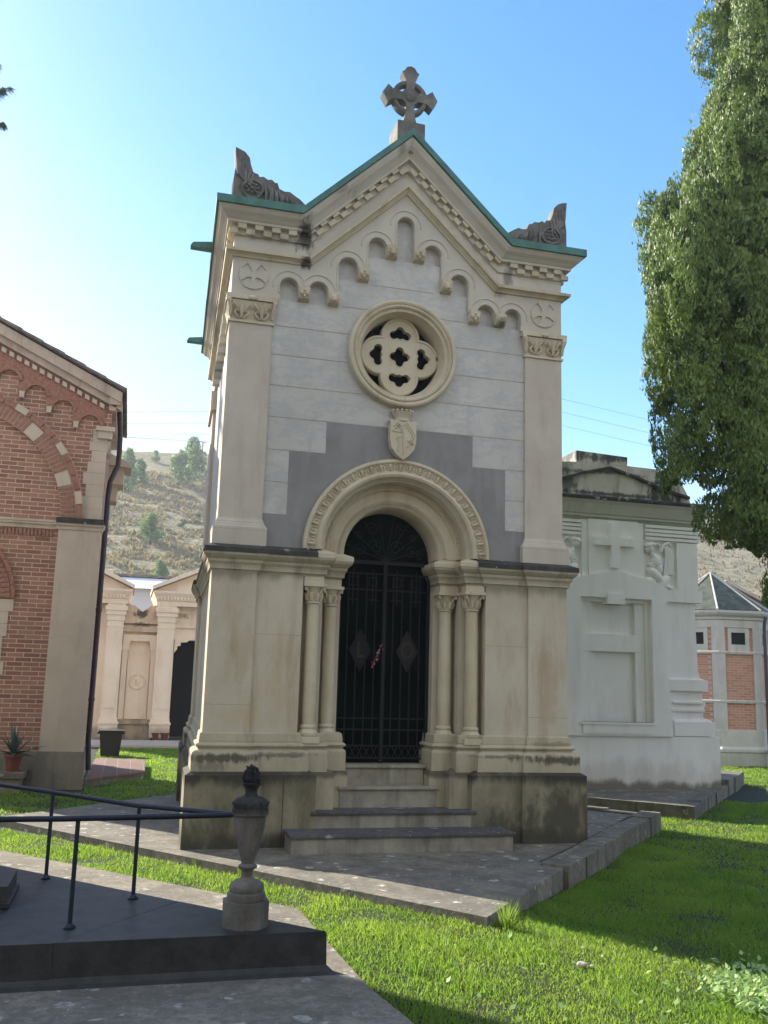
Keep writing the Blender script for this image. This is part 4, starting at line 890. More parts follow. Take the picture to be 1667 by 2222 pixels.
def agleaf(az, tilt, ln, w, droop=0.):
    m = MB(); c = Vector((-4.2, 5.25, .43)); d = Vector((math.cos(az)*math.cos(tilt), math.sin(az)*math.cos(tilt), math.sin(tilt))); sd_ = Vector((-math.sin(az), math.cos(az), 0)); upv = sd_.cross(d)*-1
    vs = []; K = 9
    for i in range(K+1):
        t = i/K; ww = w*(math.sin(math.pi*min(1, t*.62+.28))**1.0)*(1-t**3); p = c+d*ln*t+Vector((0, 0, -droop*t*t)); cu = ww*.35
        vs += [p-sd_*ww+upv*cu, p-upv*.012*(1-t), p+sd_*ww+upv*cu, p+upv*.012*(1-t)]
    fs = [(i*4+k, i*4+(k+1) % 4, (i+1)*4+(k+1) % 4, (i+1)*4+k) for i in range(K) for k in range(4)]+[(0, 1, 2, 3)]
    m.add(vs, fs); m.build('leaf', 'agave', ag, True)
for k in range(18):
    agleaf(k*2.4, R(12+4.2*k) if k < 16 else R(82), .34+.012*(k % 5)+(.12 if k > 13 else 0), .034, .12 if k < 6 else 0.)
agleaf(.1, R(22), .52, .022, .05)

# ================================================================ BACK ROW OF TOMBS (y about 17)
def pil(m, x0, x1, y, z0, z1, dep=.3):
    m.box(x0, x1, y, y+dep, z0+.5, z1-.45)
    m.box(x0-.04, x1+.04, y-.04, y+dep, z0, z0+.34); m.box(x0-.06, x1+.06, y-.06, y+dep, z0+.34, z0+.40); m.box(x0-.025, x1+.025, y-.025, y+dep, z0+.40, z0+.5)
    m.box(x0+.05, x1-.05, y-.012, y, z0+.75, z1-.62)
    m.box(x0-.02, x1+.02, y-.02, y+dep, z1-.62, z1-.58); m.box(x0-.02, x1+.02, y-.02, y+dep, z1-.45, z1-.30); m.box(x0-.05, x1+.05, y-.05, y+dep, z1-.30, z1-.18); m.box(x0-.08, x1+.08, y-.08, y+dep, z1-.18, z1-.06); m.box(x0-.03, x1+.03, y-.03, y+dep, z1-.06, z1)
for nm, lab, x0, x1, ps_, apx in (('pediment_tomb', 'peach stone tomb with pediment half hidden behind the downpipe of the brick chapel', -6.0, -2.80, (-3.30, -2.88), -4.4),
                                  ('pediment_tomb', 'peach stone tomb with pediment, dark doorway and carved lettering above the door', -2.05, 1.6, (-1.98, -1.53), -.2)):
    t = thing(nm, lab, 'tomb', ((x0+x1)/2, 17.3, 0), 'row of peach stone tombs')
    m = MB(); m.box(x0+.15, x1-.15, 17.15, 19.5, -.1, 3.6)
    if x0 > -3:
        m = MB(); m.box(x0+.15, -1.50, 17.15, 19.5, -.1, 3.6); m.box(.3, x1-.15, 17.15, 19.5, -.1, 3.6); m.box(-1.50, .3, 17.15, 19.5, 2.62, 3.6)
    m.build('wall', 'peach', t)
    m = MB(); pil(m, ps_[0], ps_[1], 16.85, 0, 3.52); m.build('pilaster', 'peach', t)
    ox = x0+x1-ps_[1]; m = MB(); pil(m, ox, ox+.45, 16.85, 0, 3.52); m.build('pilaster', 'peach', t)
    m = MB(); m.sweep([(x0, 19.5), (x0, 16.8), (x1, 16.8), (x1, 19.5)], [(-.2, 3.52), (.0, 3.52), (.0, 3.64), (.02, 3.66), (.02, 3.70), (.06, 3.78), (.10, 3.86), (.10, 3.92), (-.2, 3.93)]); m.build('entablature', 'peach', t)
    m = MB()
    n_d = int((x1-x0)/.09)
    for i in range(n_d): m.box(x0+.09*i, x0+.09*i+.05, 16.74, 16.8, 3.68, 3.76)
    m.build('dentils', 'peach', t)
    hx = apx; sl = .43; za = 3.93+sl*(x1+.2-hx)
    m = MB(); m.prism([(x0-.1, 3.93), (x1+.1, 3.93), (hx, za)], 16.9, 19.4)
    m.build('tympanum', 'peach', t)
    m = MB()
    for sgn, xe in ((-1, x0-.14), (1, x1+.14)): m.prism([(xe, 3.935), (xe, 4.03), (hx, za+.16), (hx, za+.02)], 16.62, 19.45)
    m.build('raking_cornice', 'peach', t)
    if x0 > -3:
        m = MB(); m.box(-1.50, .3, 17.6, 17.62, 0, 2.62); m.build('dark_doorway', 'dark', t)
        m = MB(); m.prism([(-1.50, 2.25), (-1.50, 2.62), (-1.1, 2.62), (-1.16, 2.56), (-1.33, 2.55), (-1.33, 2.46), (-1.42, 2.44), (-1.42, 2.36)], 17.0, 17.2); m.box(-1.52, .3, 17.05, 17.15, 2.62, 2.70); m.box(-1.52, .3, 17.08, 17.15, 2.95, 3.0); m.build('door_head', 'peach', t)
        vs, fs = text_mesh('DEL', .17, .006); g = MB(); g.add([(x*.9-1.28, 17.14-z, y+3.27) for x, y, z in vs], fs); g.build('inscription', plain('incised_letter', (.36, .25, .16), .9), t)
t = thing('wreath_tomb', 'narrow peach stone tomb with a carved wreath and black-stained broken pediment', 'tomb', (-2.4, 17.4, 0), 'row of peach stone tombs')
m = MB(); m.box(-2.9, -1.96, 17.3, 19.0, -.1, 3.0); m.build('wall', 'peach', t)
m = MB(); m.prism([(-2.88, 2.98), (-1.94, 2.98), (-1.94, 3.62), (-2.13, 3.52), (-2.15, 3.56), (-2.40, 3.35), (-2.65, 3.54), (-2.68, 3.50), (-2.88, 3.66)], 17.2, 19.0)
m.box(-2.90, -1.93, 17.08, 17.3, 3.02, 3.16); m.box(-2.88, -1.95, 17.15, 17.3, 2.80, 2.98); m.build('stained_head', 'peachdark', t)
m = MB(); m.box(-2.86, -2.72, 17.16, 17.31, .46, 2.35); m.box(-2.10, -1.97, 17.16, 17.31, .46, 2.35); m.box(-2.88, -2.68, 17.14, 17.31, 2.30, 2.42); m.box(-2.13, -1.96, 17.14, 17.31, 2.30, 2.42)
m.prism([(-2.86, 2.42), (-2.86, 2.72), (-1.97, 2.72), (-1.97, 2.42), (-2.12, 2.42), (-2.16, 2.55), (-2.66, 2.55), (-2.70, 2.42)], 17.15, 17.31); m.build('frame', 'peach', t)
m = MB(); m.box(-2.70, -2.12, 17.24, 17.31, .47, 2.05); m.build('panel', 'peach', t)
m = MB(); m.box(-2.9, -1.95, 17.12, 17.4, .34, .46); m.box(-2.86, -1.98, 17.18, 17.4, -.1, .34); m.build('plinth', stone('mossy_peach', (.5, .4, .28), (.3, .25, .17), 2.5, (.1, .11, .06), fine=.3), t)
m = MB()
for k in range(26):
    a = R(100+k*13.2) if k < 26 else 0; m.ell((-2.41+.195*math.cos(a), 17.23, 1.46+.195*math.sin(a)), (.035, .02, .022), 6, 4, a+.6)
for k in range(5): m.tube([(-2.41+random.uniform(-.08, .08), 17.235, 1.46+random.uniform(-.1, .1)) for _ in range(3)], .016, 5)
m.build('wreath', 'peach', t, True)
wb = thing('long_white_building', 'long pale grey-blue rendered building with dark roof edge behind the peach tombs', 'building', (-2, 27, 0))
m = MB(); m.box(-9, 4, 26, 32, -.2, 4.75); m.build('wall', 'whitewall', wb)
m = MB(); m.prism([(25.7, 4.75), (27.4, 5.33), (32, 5.33), (32, 4.75)], -9.2, 4.2, 'yz'); m.build('roof', plain('pale_sheet_roof', (.80, .82, .86), .5, 0, .06, 2), wb)
m = MB(); m.box(-9.2, 4.2, 27.2, 27.5, 5.31, 5.40); m.build('ridge_cap', 'rooftile', wb)
bn = thing('waste_bin', 'dark square plastic waste bin standing on the lawn behind the brick chapel', 'bin', (-2.93, 11.6, -.1))
m = MB()
def frust(m, c, w0, w1, z0, z1):
    vs = [(c[0]+sx_*w/2, c[1]+sy_*w/2, z) for w, z in ((w0, z0), (w1, z1)) for sx_, sy_ in ((-1, -1), (1, -1), (1, 1), (-1, 1))]
    m.add(vs, [(0, 1, 2, 3), (4, 5, 6, 7)]+[(i, (i+1) % 4, (i+1) % 4+4, i+4) for i in range(4)])
frust(m, (-2.93, 11.6), .37, .46, -.08, .42); m.build('body', 'bin', bn)
m = MB(); frust(m, (-2.93, 11.6), .50, .52, .42, .47); m.box(-3.21, -2.65, 11.5, 11.7, .39, .43); m.build('rim', 'bin', bn)
for x, s_, lab in ((-1.62, 1.0, 'round terracotta flower pot at the foot of the lettered tomb'), (-1.86, .8, 'smaller terracotta pot beside the wreath tomb plinth')):
    t = thing('flower_pot', lab, 'flower pot', (x, 16.5, -.05)); m = MB(); m.lathe([(.07*s_, -.06), (.10*s_, .10), (.125*s_, .11), (.125*s_, .15), (.1*s_, .15)], (x, 16.5, 0), 16); m.build('pot', 'terracotta', t, True)
    m = MB(); m.lathe([(0.001, .13), (.095*s_, .13)], (x, 16.5, 0), 12); m.build('potting_soil', 'soil', t)

# ================================================================ WHITE TOMB (right)
wt = thing('white_tomb', 'white plastered tomb with raised cross, kneeling angel reliefs and mould-stained stepped attic', 'tomb', (5.19, 6.4, 0))
CX = 5.19; Y = 4.8
def mir(x): return (2*CX-x, x)
m = MB(); x0, x1 = mir(7.14); m.box(x0, x1, Y-.0, 8.2, -.3, .85); m.build('base_block', 'whitetomb', wt)
m = MB()
def flank(s_):
    q = [(6.82, .85), (7.05, .86), (7.05, 1.10), (6.98, 1.14), (6.87, 1.16), (6.87, 1.27), (6.93, 1.40), (6.87, 1.43), (6.87, 1.60), (6.945, 1.61), (6.945, 1.80), (6.83, 1.83), (6.80, 1.95), (6.78, 2.5), (6.77, 3.10), (6.90, 3.12), (6.90, 3.34), (6.82, 3.35), (6.82, 4.50), (5.6, 4.50), (5.6, .85)]
    return q if s_ > 0 else [(2*CX-x, z) for x, z in q]
for s_ in (1, -1): m.prism(flank(s_), Y+.06, 8.0)
m.prism([(4.4, .85), (6.0, .85), (6.0, 4.5), (4.4, 4.5)], Y+.12, 7.9)
m.build('wall', 'whitetomb', wt)
for s_ in (1, -1):
    for a, b, z0, z1, d in ((6.16, 6.90, 3.12, 3.34, .05), (6.22, 6.945, 1.61, 1.80, .06), (6.26, 6.88, 1.27, 1.31, .04), (6.28, 7.05, .86, 1.10, .07), (6.28, 6.98, 1.10, 1.13, .04), (6.28, 6.88, 1.40, 1.43, .05)):
        xa, xb = (a, b) if s_ > 0 else (2*CX-b, 2*CX-a); m = MB(); m.box(xa, xb, Y+.06-d, Y+.1, z0, z1); m.build('flank_moulding', 'whitetomb', wt)
# great gabled frame with recessed panel
fr = [(4.30, .85), (6.22, .85), (6.16, 1.9), (6.12, 3.05), (6.17, 3.10), (6.17, 3.34), (5.85, 3.46), (CX, 3.60), (2*CX-5.85, 3.46), (2*CX-6.17, 3.34), (2*CX-6.17, 3.10), (2*CX-6.12, 3.05), (2*CX-6.16, 1.9), (2*CX-6.22, .85)][1:]
fr = [(2*CX-6.22, .85)]+[p for p in fr if p != (2*CX-6.22, .85)]
ho = [(4.53, 1.07), (5.87, 1.07), (5.87, 3.13), (5.36, 3.13), (5.36, 3.02), (5.02, 3.02), (5.02, 3.13), (4.53, 3.13)]
m = MB(); m.prism([fr, ho], Y-.05, Y+.13); m.build('gabled_frame', 'whitetomb', wt)
m = MB(); hi = [(4.62, 1.07), (5.78, 1.07), (5.78, 3.06), (4.62, 3.06)]
m.prism([[(4.53, 1.07), (5.87, 1.07), (5.87, 3.13), (4.53, 3.13)], hi], Y+.03, Y+.12); m.build('panel_rebate', 'whitetomb', wt)
m = MB(); m.box(4.62, 5.72, Y+.05, Y+.12, 2.23, 2.52); m.build('panel_bar', 'whitetomb', wt)
m = MB(); m.box(4.50, 5.90, Y-.085, Y+.05, 1.035, 1.07); m.box(4.55, 5.85, Y-.07, Y, .89, 1.035); m.build('panel_sill', 'whitetomb', wt)
m = MB(); m.box(5.03, 5.35, Y-.075, Y+.05, 3.02, 3.2); m.build('keystone', 'whitetomb', wt)
m = MB(); m.box(4.72, 5.66, Y+.0, Y+.13, 3.2, 4.47); m.build('cross_panel', 'whitetomb', wt)
m = MB(); m.box(CX-.075, CX+.075, Y-.07, Y+.01, 3.64, 4.41); m.box(CX-.37, CX-.075, Y-.07, Y+.01, 4.02, 4.16); m.box(CX+.075, CX+.37, Y-.07, Y+.01, 4.02, 4.16)
m.build('raised_cross', 'whitetomb', wt)
m = MB(); m.sweep([(2*CX-6.85, 8.0), (2*CX-6.85, Y+.05), (6.85, Y+.05), (6.85, 8.0)], [(0, 4.46), (.02, 4.47), (.04, 4.49), (.08, 4.51), (.08, 4.54), (.10, 4.56), (.15, 4.72), (.19, 4.78), (-.3, 4.79)]); m.build('cornice', 'towerstone', wt)
m = MB(); m.sweep([(2*CX-6.85, 8.0), (2*CX-6.85, Y+.05), (6.85, Y+.05), (6.85, 8.0)], [(-.2, 4.79), (.20, 4.785), (.205, 4.83), (.16, 4.86), (-.2, 4.865)]); m.build('cornice_ledge', 'lip', wt)
for s_ in (1, -1):
    m = MB()
    for k in range(4): m.box(*( (5.80, 6.88) if s_ > 0 else (2*CX-6.88, 2*CX-5.80)), Y+.0-.01*(k % 2), Y+.1, 4.18+.07*k+(.0), 4.23+.07*k)
    m.build('frieze_moulding', 'whitetomb', wt)
m = MB(); m.prism([(2*CX-6.88, 4.86), (6.88, 4.86), (6.86, 5.02), (6.62, 5.44), (6.60, 5.50), (5.62, 5.52), (5.62, 5.68), (2*CX-5.75, 5.72), (2*CX-5.75, 5.52), (2*CX-6.15, 5.48), (2*CX-6.45, 5.35), (2*CX-6.86, 5.02)], Y+.25, 7.6)
m.rough(.01, 3); at_ = m.build('attic', 'attic', wt)
m = MB(); m.prism([(2*CX-6.75, 4.87), (6.75, 4.87), (6.7, 4.98), (6.2, 5.10), (5.7, 5.27), (CX, 5.40), (2*CX-5.7, 5.27), (2*CX-6.2, 5.10), (2*CX-6.7, 4.98)], Y+.12, Y+.3); m.build('attic_pediment', 'attic', at_)
m = MB()
P1 = [(6.75, 5.02), (6.2, 5.14), (5.7, 5.31), (CX, 5.44), (2*CX-5.7, 5.31), (2*CX-6.2, 5.14), (2*CX-6.75, 5.02)]
m.prism(P1+[(x, z-.045) for x, z in reversed(P1)], Y+.06, Y+.3); m.build('pediment_ledge', 'lip', at_)
def angel(s_):
    m = MB(); ox = 6.08 if s_ > 0 else 2*CX-6.08
    def E(x, z, rx, rz, rot=0, ry=.05): m.ell((ox+s_*x, Y+.055, z), (rx, ry*1.7, rz), 12, 8, rot*s_)
    def T(pts, r): m.tube([(ox+s_*x, Y+.02, z) for x, z in pts], r, 7)
    E(-.19, 4.03, .075, .09, .0, .07); E(-.215, 4.075, .07, .06, 0, .08); E(-.245, 4.0, .02, .02); E(-.15, 4.09, .06, .05, 0, .08)   # head and hair
    T([(-.15, 3.95), (-.11, 3.88)], [.035, .05]); E(-.06, 3.80, .11, .15, .2, .06); E(-.02, 3.68, .085, .12, 0, .06)
    T([(.02, 3.86), (.03, 3.74), (-.08, 3.71), (-.20, 3.725)], [.05, .042, .035, .022]); T([(-.06, 3.84), (-.15, 3.76), (-.22, 3.74)], [.04, .032, .022])
    E(-.08, 3.56, .20, .10, -.75, .07); E(-.18, 3.46, .12, .07, -.2, .06); E(.05, 3.45, .19, .09, .7, .06); E(.15, 3.37, .10, .05, -.3, .05)
    for k in range(5): T([(.0-.03*k, 3.64-.015*k), (-.09-.035*k, 3.53-.01*k), (-.12-.03*k, 3.44)], [.008, .012, .008])
    for k in range(8): T([(.10+.02*k, 4.12-.01*k), (.13+.018*k, 3.95), (.10+.02*k, 3.72-.02*k), (.07+.015*k, 3.52+.01*k)], [.02, .022, .017, .008])
    T([(.04, 3.98), (.08, 4.10), (.17, 4.14), (.24, 4.08)], [.02, .035, .035, .02]); T([(-.10, 4.10), (-.02, 4.12), (.04, 4.06), (.0, 4.0)], [.015, .02, .02, .012])
    a = m.build('angel_relief', 'whitetomb', wt, True)
    m = MB(); x0, x1 = (5.76, 6.42) if s_ > 0 else (2*CX-6.42, 2*CX-5.76)
    m.box(6.42 if s_ > 0 else 2*CX-6.82, 6.82 if s_ > 0 else 2*CX-6.42, Y+.01, Y+.08, 3.34, 4.16); m.build('relief_surround', 'whitetomb', wt); m = MB(); m.box(5.665 if s_ > 0 else 2*CX-5.78, 5.78 if s_ > 0 else 2*CX-5.665, Y+.02, Y+.08, 3.3, 4.46); m.build('relief_surround', 'whitetomb', wt)
angel(1); angel(-1)
wp = thing('tomb_footing', 'low mossy stone footing around the white tomb with sunlit front edge', 'stone footing', (5, 4, -.2))
m = MB(); m.prism([(5.15, 2.60), (3.0, 5.0), (3.6, 6.0), (7.3, 5.3)], -.4, -.005, 'xy'); m.rough(.006, 4); m.build('paving', 'paving', wp)
m = MB(); curbrun((5.16, 2.55), (7.55, 5.2), .22, -.4, .01, 5, .02); curbrun((2.9, 4.95), (5.16, 2.55), .16, -.4, .005, 4, .01); curbrun((7.55, 5.2), (9.0, 6.8), .5, -.4, .10, 3, .03); m.rough(.014, 5); m.build('edging', 'curb', wp)

# ================================================================ OCTAGONAL TOWER (far right)
tw = thing('brick_tower_tomb', 'octagonal brick and stone tomb with mossy pyramid roof behind the white tomb', 'tomb', (11.6, 11.6, -.2))
TX, TY, TR = 11.75, 11.75, 1.36; ph0 = R(-90-14.8-22.5+9)
def octp(r, ph=ph0): return [(TX+r*math.cos(ph+k*math.pi/4), TY+r*math.sin(ph+k*math.pi/4)) for k in range(8)]
O8 = octp(TR)
mb_f = newmat('tower_brickwork')
m_, n_, l_, b_ = mb_f; g_ = n_.new('ShaderNodeNewGeometry'); sp_ = n_.new('ShaderNodeSeparateXYZ'); l_.new(g_.outputs['Position'], sp_.inputs[0]); cm_ = n_.new('ShaderNodeCombineXYZ')
l_.new(mth(n_, l_, 'ADD', sp_.outputs[0], mth(n_, l_, 'MULTIPLY', sp_.outputs[1], .6)), cm_.inputs[0]); l_.new(sp_.outputs[2], cm_.inputs[1])
br_ = n_.new('ShaderNodeTexBrick'); br_.inputs['Scale'].default_value = 1; br_.inputs['Mortar Size'].default_value = .006; br_.inputs['Brick Width'].default_value = .2; br_.inputs['Row Height'].default_value = .062
br_.inputs['Color1'].default_value = (.55, .27, .19, 1); br_.inputs['Color2'].default_value = (.42, .19, .12, 1); br_.inputs['Mortar'].default_value = (.55, .43, .33, 1)
l_.new(cm_.outputs[0], br_.inputs['Vector']); l_.new(mixc(n_, l_, mth(n_, l_, 'MULTIPLY', ramp(n_, l_, noise_node(n_, l_, g_.outputs['Position'], 2, 6), .4, .7), .4), br_.outputs['Color'], (.50, .33, .22)), b_.inputs['Base Color']); b_.inputs['Roughness'].default_value = .95
M['towerbrick'] = m_
m = MB(); m.sweep(O8, [(0, -.3), (0, 3.4)], closed=True); m.build('brick_wall', 'towerbrick', tw)
m = MB(); m.sweep(O8, [(.10, -.4), (.10, .20), (.13, .22), (.13, .28), (.09, .32), (.06, .34), (.06, .72), (.0, .73)], closed=True); m.build('plinth', 'towerstone', tw)
for z in (1.38, 2.55):
    m = MB(); m.sweep(O8, [(.0, z-.03), (.05, z-.02), (.06, z+.03), (.045, z+.05), (0, z+.055)], closed=True); m.build('string_course', 'towerstone', tw)
m = MB(); m.sweep(O8, [(0, 3.16), (.045, 3.17), (.045, 3.34), (.08, 3.37), (.08, 3.42), (.15, 3.47), (.18, 3.52), (.18, 3.58), (-.2, 3.6)], closed=True); m.build('cornice', 'towerstone', tw)
for k in range(8):                            # corner piers
    p = O8[k]; m = MB()
    for (q, s0) in ((O8[(k+1) % 8], 1), (O8[k-1], 1)):
        d = Vector((q[0]-p[0], q[1]-p[1])).normalized(); nn = Vector((p[0]-TX, p[1]-TY)).normalized()
        a = Vector(p); w = .15; e = d.orthogonal().normalized(); e = e if e.dot(nn) > 0 else -e
        m.prism([tuple(a-nn*.02), tuple(a+nn*.05), tuple(a+d*w+e*.045), tuple(a+d*w-e*.02)], .7, 3.17, 'xy')
    m.build('corner_pier', 'towerstone', tw)
def facefix(k, u0, u1, z0, z1, d0, d1, nm, mt):
    a = Vector(O8[k]); b = Vector(O8[(k+1) % 8]); t = (b-a).normalized(); e = Vector((t.y, -t.x)); m = MB()
    m.prism([tuple(a+t*u0+e*d0), tuple(a+t*u1+e*d0), tuple(a+t*u1+e*d1), tuple(a+t*u0+e*d1)], z0, z1, 'xy'); return m.build(nm, mt, tw)
for k in (0, 1, 7):
    facefix(k, .24, .80, 3.05, 3.17, 0, .03, 'window_head', 'towerstone')
    facefix(k, .24, .80, 2.60, 2.76, 0, .028, 'window_apron', 'towerstone')
    for (u0, u1) in ((.24, .33), (.70, .80)): facefix(k, u0, u1, 2.74, 3.06, 0, .029, 'window_jamb', 'towerstone')
    facefix(k, .33, .70, 2.76, 3.05, .001, .006, 'window_recess', 'dark')
m = MB(); a8 = octp(TR+.12); m.add([(x, y, 3.6) for x, y in a8]+[(TX-.0, TY, 4.66)], [(i, (i+1) % 8, 8) for i in range(8)]+[tuple(range(8))]); m.build('pyramid_roof', 'slate', tw)
m = MB()
for i in range(8):
    x, y = a8[i]; m.tube([(x, y, 3.60), (TX, TY, 4.67)], [.028, .02], 5)
m.build('roof_hips', 'towerstone', tw)
m = MB(); ang8 = octp(TR+.22)[1]; m.tube([(ang8[0]+.03, ang8[1], 3.45), (ang8[0]-.02, ang8[1], 3.2), (ang8[0]-.02, ang8[1], -.1)], .04, 8); m.build('downpipe', 'pipe', tw, True)
bb = thing('buff_house', 'buff rendered house gable behind the octagonal tomb', 'house', (24, 28, 0))
m = MB(); m.prism([(20.0, -.5), (27, -.5), (27, 4.2), (22.1, 6.2), (20.0, 5.4)], 26, 34); m.build('wall', 'buff', bb)
m = MB(); m.prism([(19.8, 5.32), (22.1, 6.26), (27.3, 4.1), (27.3, 4.22), (22.1, 6.4), (19.8, 5.45)], 25.8, 34.2); m.build('roof', 'bcornice', bb)

# ================================================================ FOREGROUND GRAVE SLAB, RAILING, URN
gs = thing('grave_slab', 'dark grey granite grave slab with flared base filling the lower left corner', 'grave slab', (-3.5, -3, -.06))
A_ = [(-1.5, -4.0), (-2.25, -3.16), (-2.95, -4.0)]
m = MB(); m.prism([(-1.50, -4.0), (-2.285, -3.13), (-2.99, -4.02)], -.04, .18, 'xy'); m.build('slab', 'slab', gs)
m = MB(); m.prism([(-2.292, -3.125), (-4.9, -.25), (-6.2, -1.5), (-6.2, -4.05), (-2.998, -4.022)], -.04, .179, 'xy'); m.build('slab', 'slab', gs)
m = MB(); m.sweep([(-6.2, -4.05), (-1.50, -4.0), (-4.9, -.25)], [(0.002, .17), (.004, .0), (.02, -.03), (.06, -.05), (.06, -.2)]); m.build('flared_base', 'slab', gs)
bl = thing('pedestal_block', 'small dark stone block on the grave slab at the left picture edge', 'stone block', (-3.6, -2.9, .18))
m = MB(); m.box(-4.3, -3.33, -3.2, -2.62, .181, .31); m.rough(.004, 6); m.build('block', 'slab', bl); m = MB(); m.box(-4.33, -3.31, -3.22, -2.60, .19, .215); m.build('block_foot', 'slab', bl)
UR = (-1.945, -3.80)
ur = thing('stone_urn', 'blackened stone urn with flame finial on the corner of the grave slab', 'urn', (UR[0], UR[1], .18))
m = MB()
oc = [(UR[0]+.140*math.cos(R(22.5+45*k)), UR[1]+.140*math.sin(R(22.5+45*k))) for k in range(8)]
m.prism(oc, .175, .325, 'xy'); m.rough(.004, 9); m.build('pedestal', 'urn', ur)
m = MB(); m.lathe([(.118, .325), (.122, .345), (.120, .365), (.106, .372), (.112, .39), (.104, .415), (.08, .432), (.05, .442), (.036, .455), (.033, .475), (.037, .49), (.058, .503), (.062, .512), (.055, .520), (.040, .528), (.046, .55), (.062, .60), (.078, .66), (.092, .72), (.101, .775), (.104, .80), (.117, .808), (.117, .838), (.111, .842), (.116, .86), (.114, .878), (.10, .895), (.07, .906), (.045, .915), (.037, .93), (.038, .952), (.05, .968), (.062, .98), (.063, .986), (.055, .99), (.03, .99)], (UR[0], UR[1], 0), 28)
for k in range(12):
    a = 2*math.pi*k/12; m.ell((UR[0]+.104*math.cos(a), UR[1]+.104*math.sin(a), .872), (.018, .018, .016), 6, 5)
m.rough(.003, 25); m.v = [(UR[0]+(x-UR[0])*.93, UR[1]+(y-UR[1])*.93, z) for x, y, z in m.v]; ub = m.build('vase', 'urn', ur, True)
m = MB()
for k, (a, r, h, w) in enumerate(((0, .0, .125, .034), (.5, .03, .11, .028), (1.7, .032, .10, .028), (2.9, .03, .115, .028), (4.1, .033, .098, .028), (5.3, .033, .09, .03))):
    x, y = UR[0]+r*math.cos(a), UR[1]+r*math.sin(a)
    m.tube([(x, y, .985), (x+.012*math.cos(a), y+.012*math.sin(a), 1.02), (x, y, .985+h*.65), (x-.01*math.cos(a+1), y-.01, .985+h*.9), (x-.012, y, .985+h)], [w*.8, w, w*.85, w*.5, .004], 8)
m.rough(.004, 30); m.v = [(UR[0]+(x-UR[0])*.92, UR[1]+(y-UR[1])*.92, .985+(z-.985)*.88) for x, y, z in m.v]; m.build('flame_finial', plain('soot_black_stone', (.02, .018, .016), .9, 0, .5, 30, .5), ur, True)
rg = thing('handrail', 'thin blue-black metal railing running from the urn along the grave slab', 'railing', (-2.6, -3.2, .18))
ZR = .785
def raily(nm, pts, r): m = MB(); m.tube(pts, r, 10); return m.build(nm, 'rail', rg, True)
raily('rail', [(-2.03, -3.70, .793), (-2.60, -3.03, .765), (-3.17, -2.37, .775), (-4.7, -.6, .78)], .0165)
raily('rail', [(-2.05, -3.775, .80), (-3.0, -3.75, .783), (-6.0, -3.72, .78)], .0165)
for (x, y, zt) in ((-3.165, -2.31, .775), (-2.575, -3.02, .765), (-4.4, -.92, .78), (-2.93, -3.72, .785), (-5.2, -3.72, .78)):
    m = MB(); m.tube([(x, y, .18), (x, y, zt)], .0135, 10); po = m.build('post', 'rail', rg, True)
    m = MB(); m.lathe([(.034, .182), (.034, .189), (.018, .20), (.015, .21)], (x, y, 0), 14); m.build('post_foot', 'rail', po, True)

# unseen chapel added off to the left to cast shade on the grave slab
oc_ = thing('added_shade_chapel', 'pale plastered gabled chapel added unseen on the left to shade the grave slab', 'chapel', (-8.5, .2, -.1))
m = MB(); m.prism([(-10.4, -.3), (-6.4, -.3), (-6.4, 6.2), (-8.4, 7.4), (-10.4, 6.2)], -2.2, 2.1); m.build('wall', 'lime_top', oc_)
m = MB(); m.prism([(-10.7, 6.05), (-8.4, 7.45), (-6.2, 6.05), (-6.2, 6.2), (-8.4, 7.6), (-10.7, 6.2)], -2.35, 2.2); m.build('roof', 'rooftile', oc_)
m = MB(); m.sweep([(-6.4, -2.2), (-6.4, 2.1), (-10.4, 2.1), (-10.4, -2.2)], [(.1, -.3), (.1, .6), (0, .65)], closed=True); m.build('plinth', 'bbase', oc_)
m = MB(); m.prism([(-8.9, .3), (-7.9, .3), (-7.9, 2.4), (-8.4, 2.9), (-8.9, 2.4)], -2.23, -2.2); m.build('door', 'iron', oc_)

for k, (x, y, sc_) in enumerate(((-7.2, -11.5, 1.0), (1.6, -13.2, .9), (-3.2, -15.2, 1.05))):  # unseen oaks added behind the camera to darken the foreground
    t = thing('added_shade_oak', ('broad dark evergreen oak added unseen left of the court to darken the foreground', 'smaller dark evergreen oak added unseen right of the court to darken the foreground', 'tallest dark evergreen oak added unseen in mid court to darken the foreground')[k], 'tree', (x, y, -.1), 'unseen oaks added behind the camera for shade')
    m = MB(); m.tube([(x, y, -.3), (x, y, 4*sc_)], [.28, .2], 8); m.build('trunk', 'bark', t)
    m = MB(); m.lathe([(.3, 2.6*sc_), (2.0, 3.2*sc_), (2.7, 5.0*sc_), (2.4, 7.4*sc_), (1.2, 9.2*sc_), (.2, 9.8*sc_)], (x, y, 0), 24); m.rough(.5, .8, k); m.build('crown', plain('shade_oak_crown', (.028, .045, .018), .9, 0, .4, 6, 1) if k == 0 else bpy.data.materials['shade_oak_crown'], t, True)
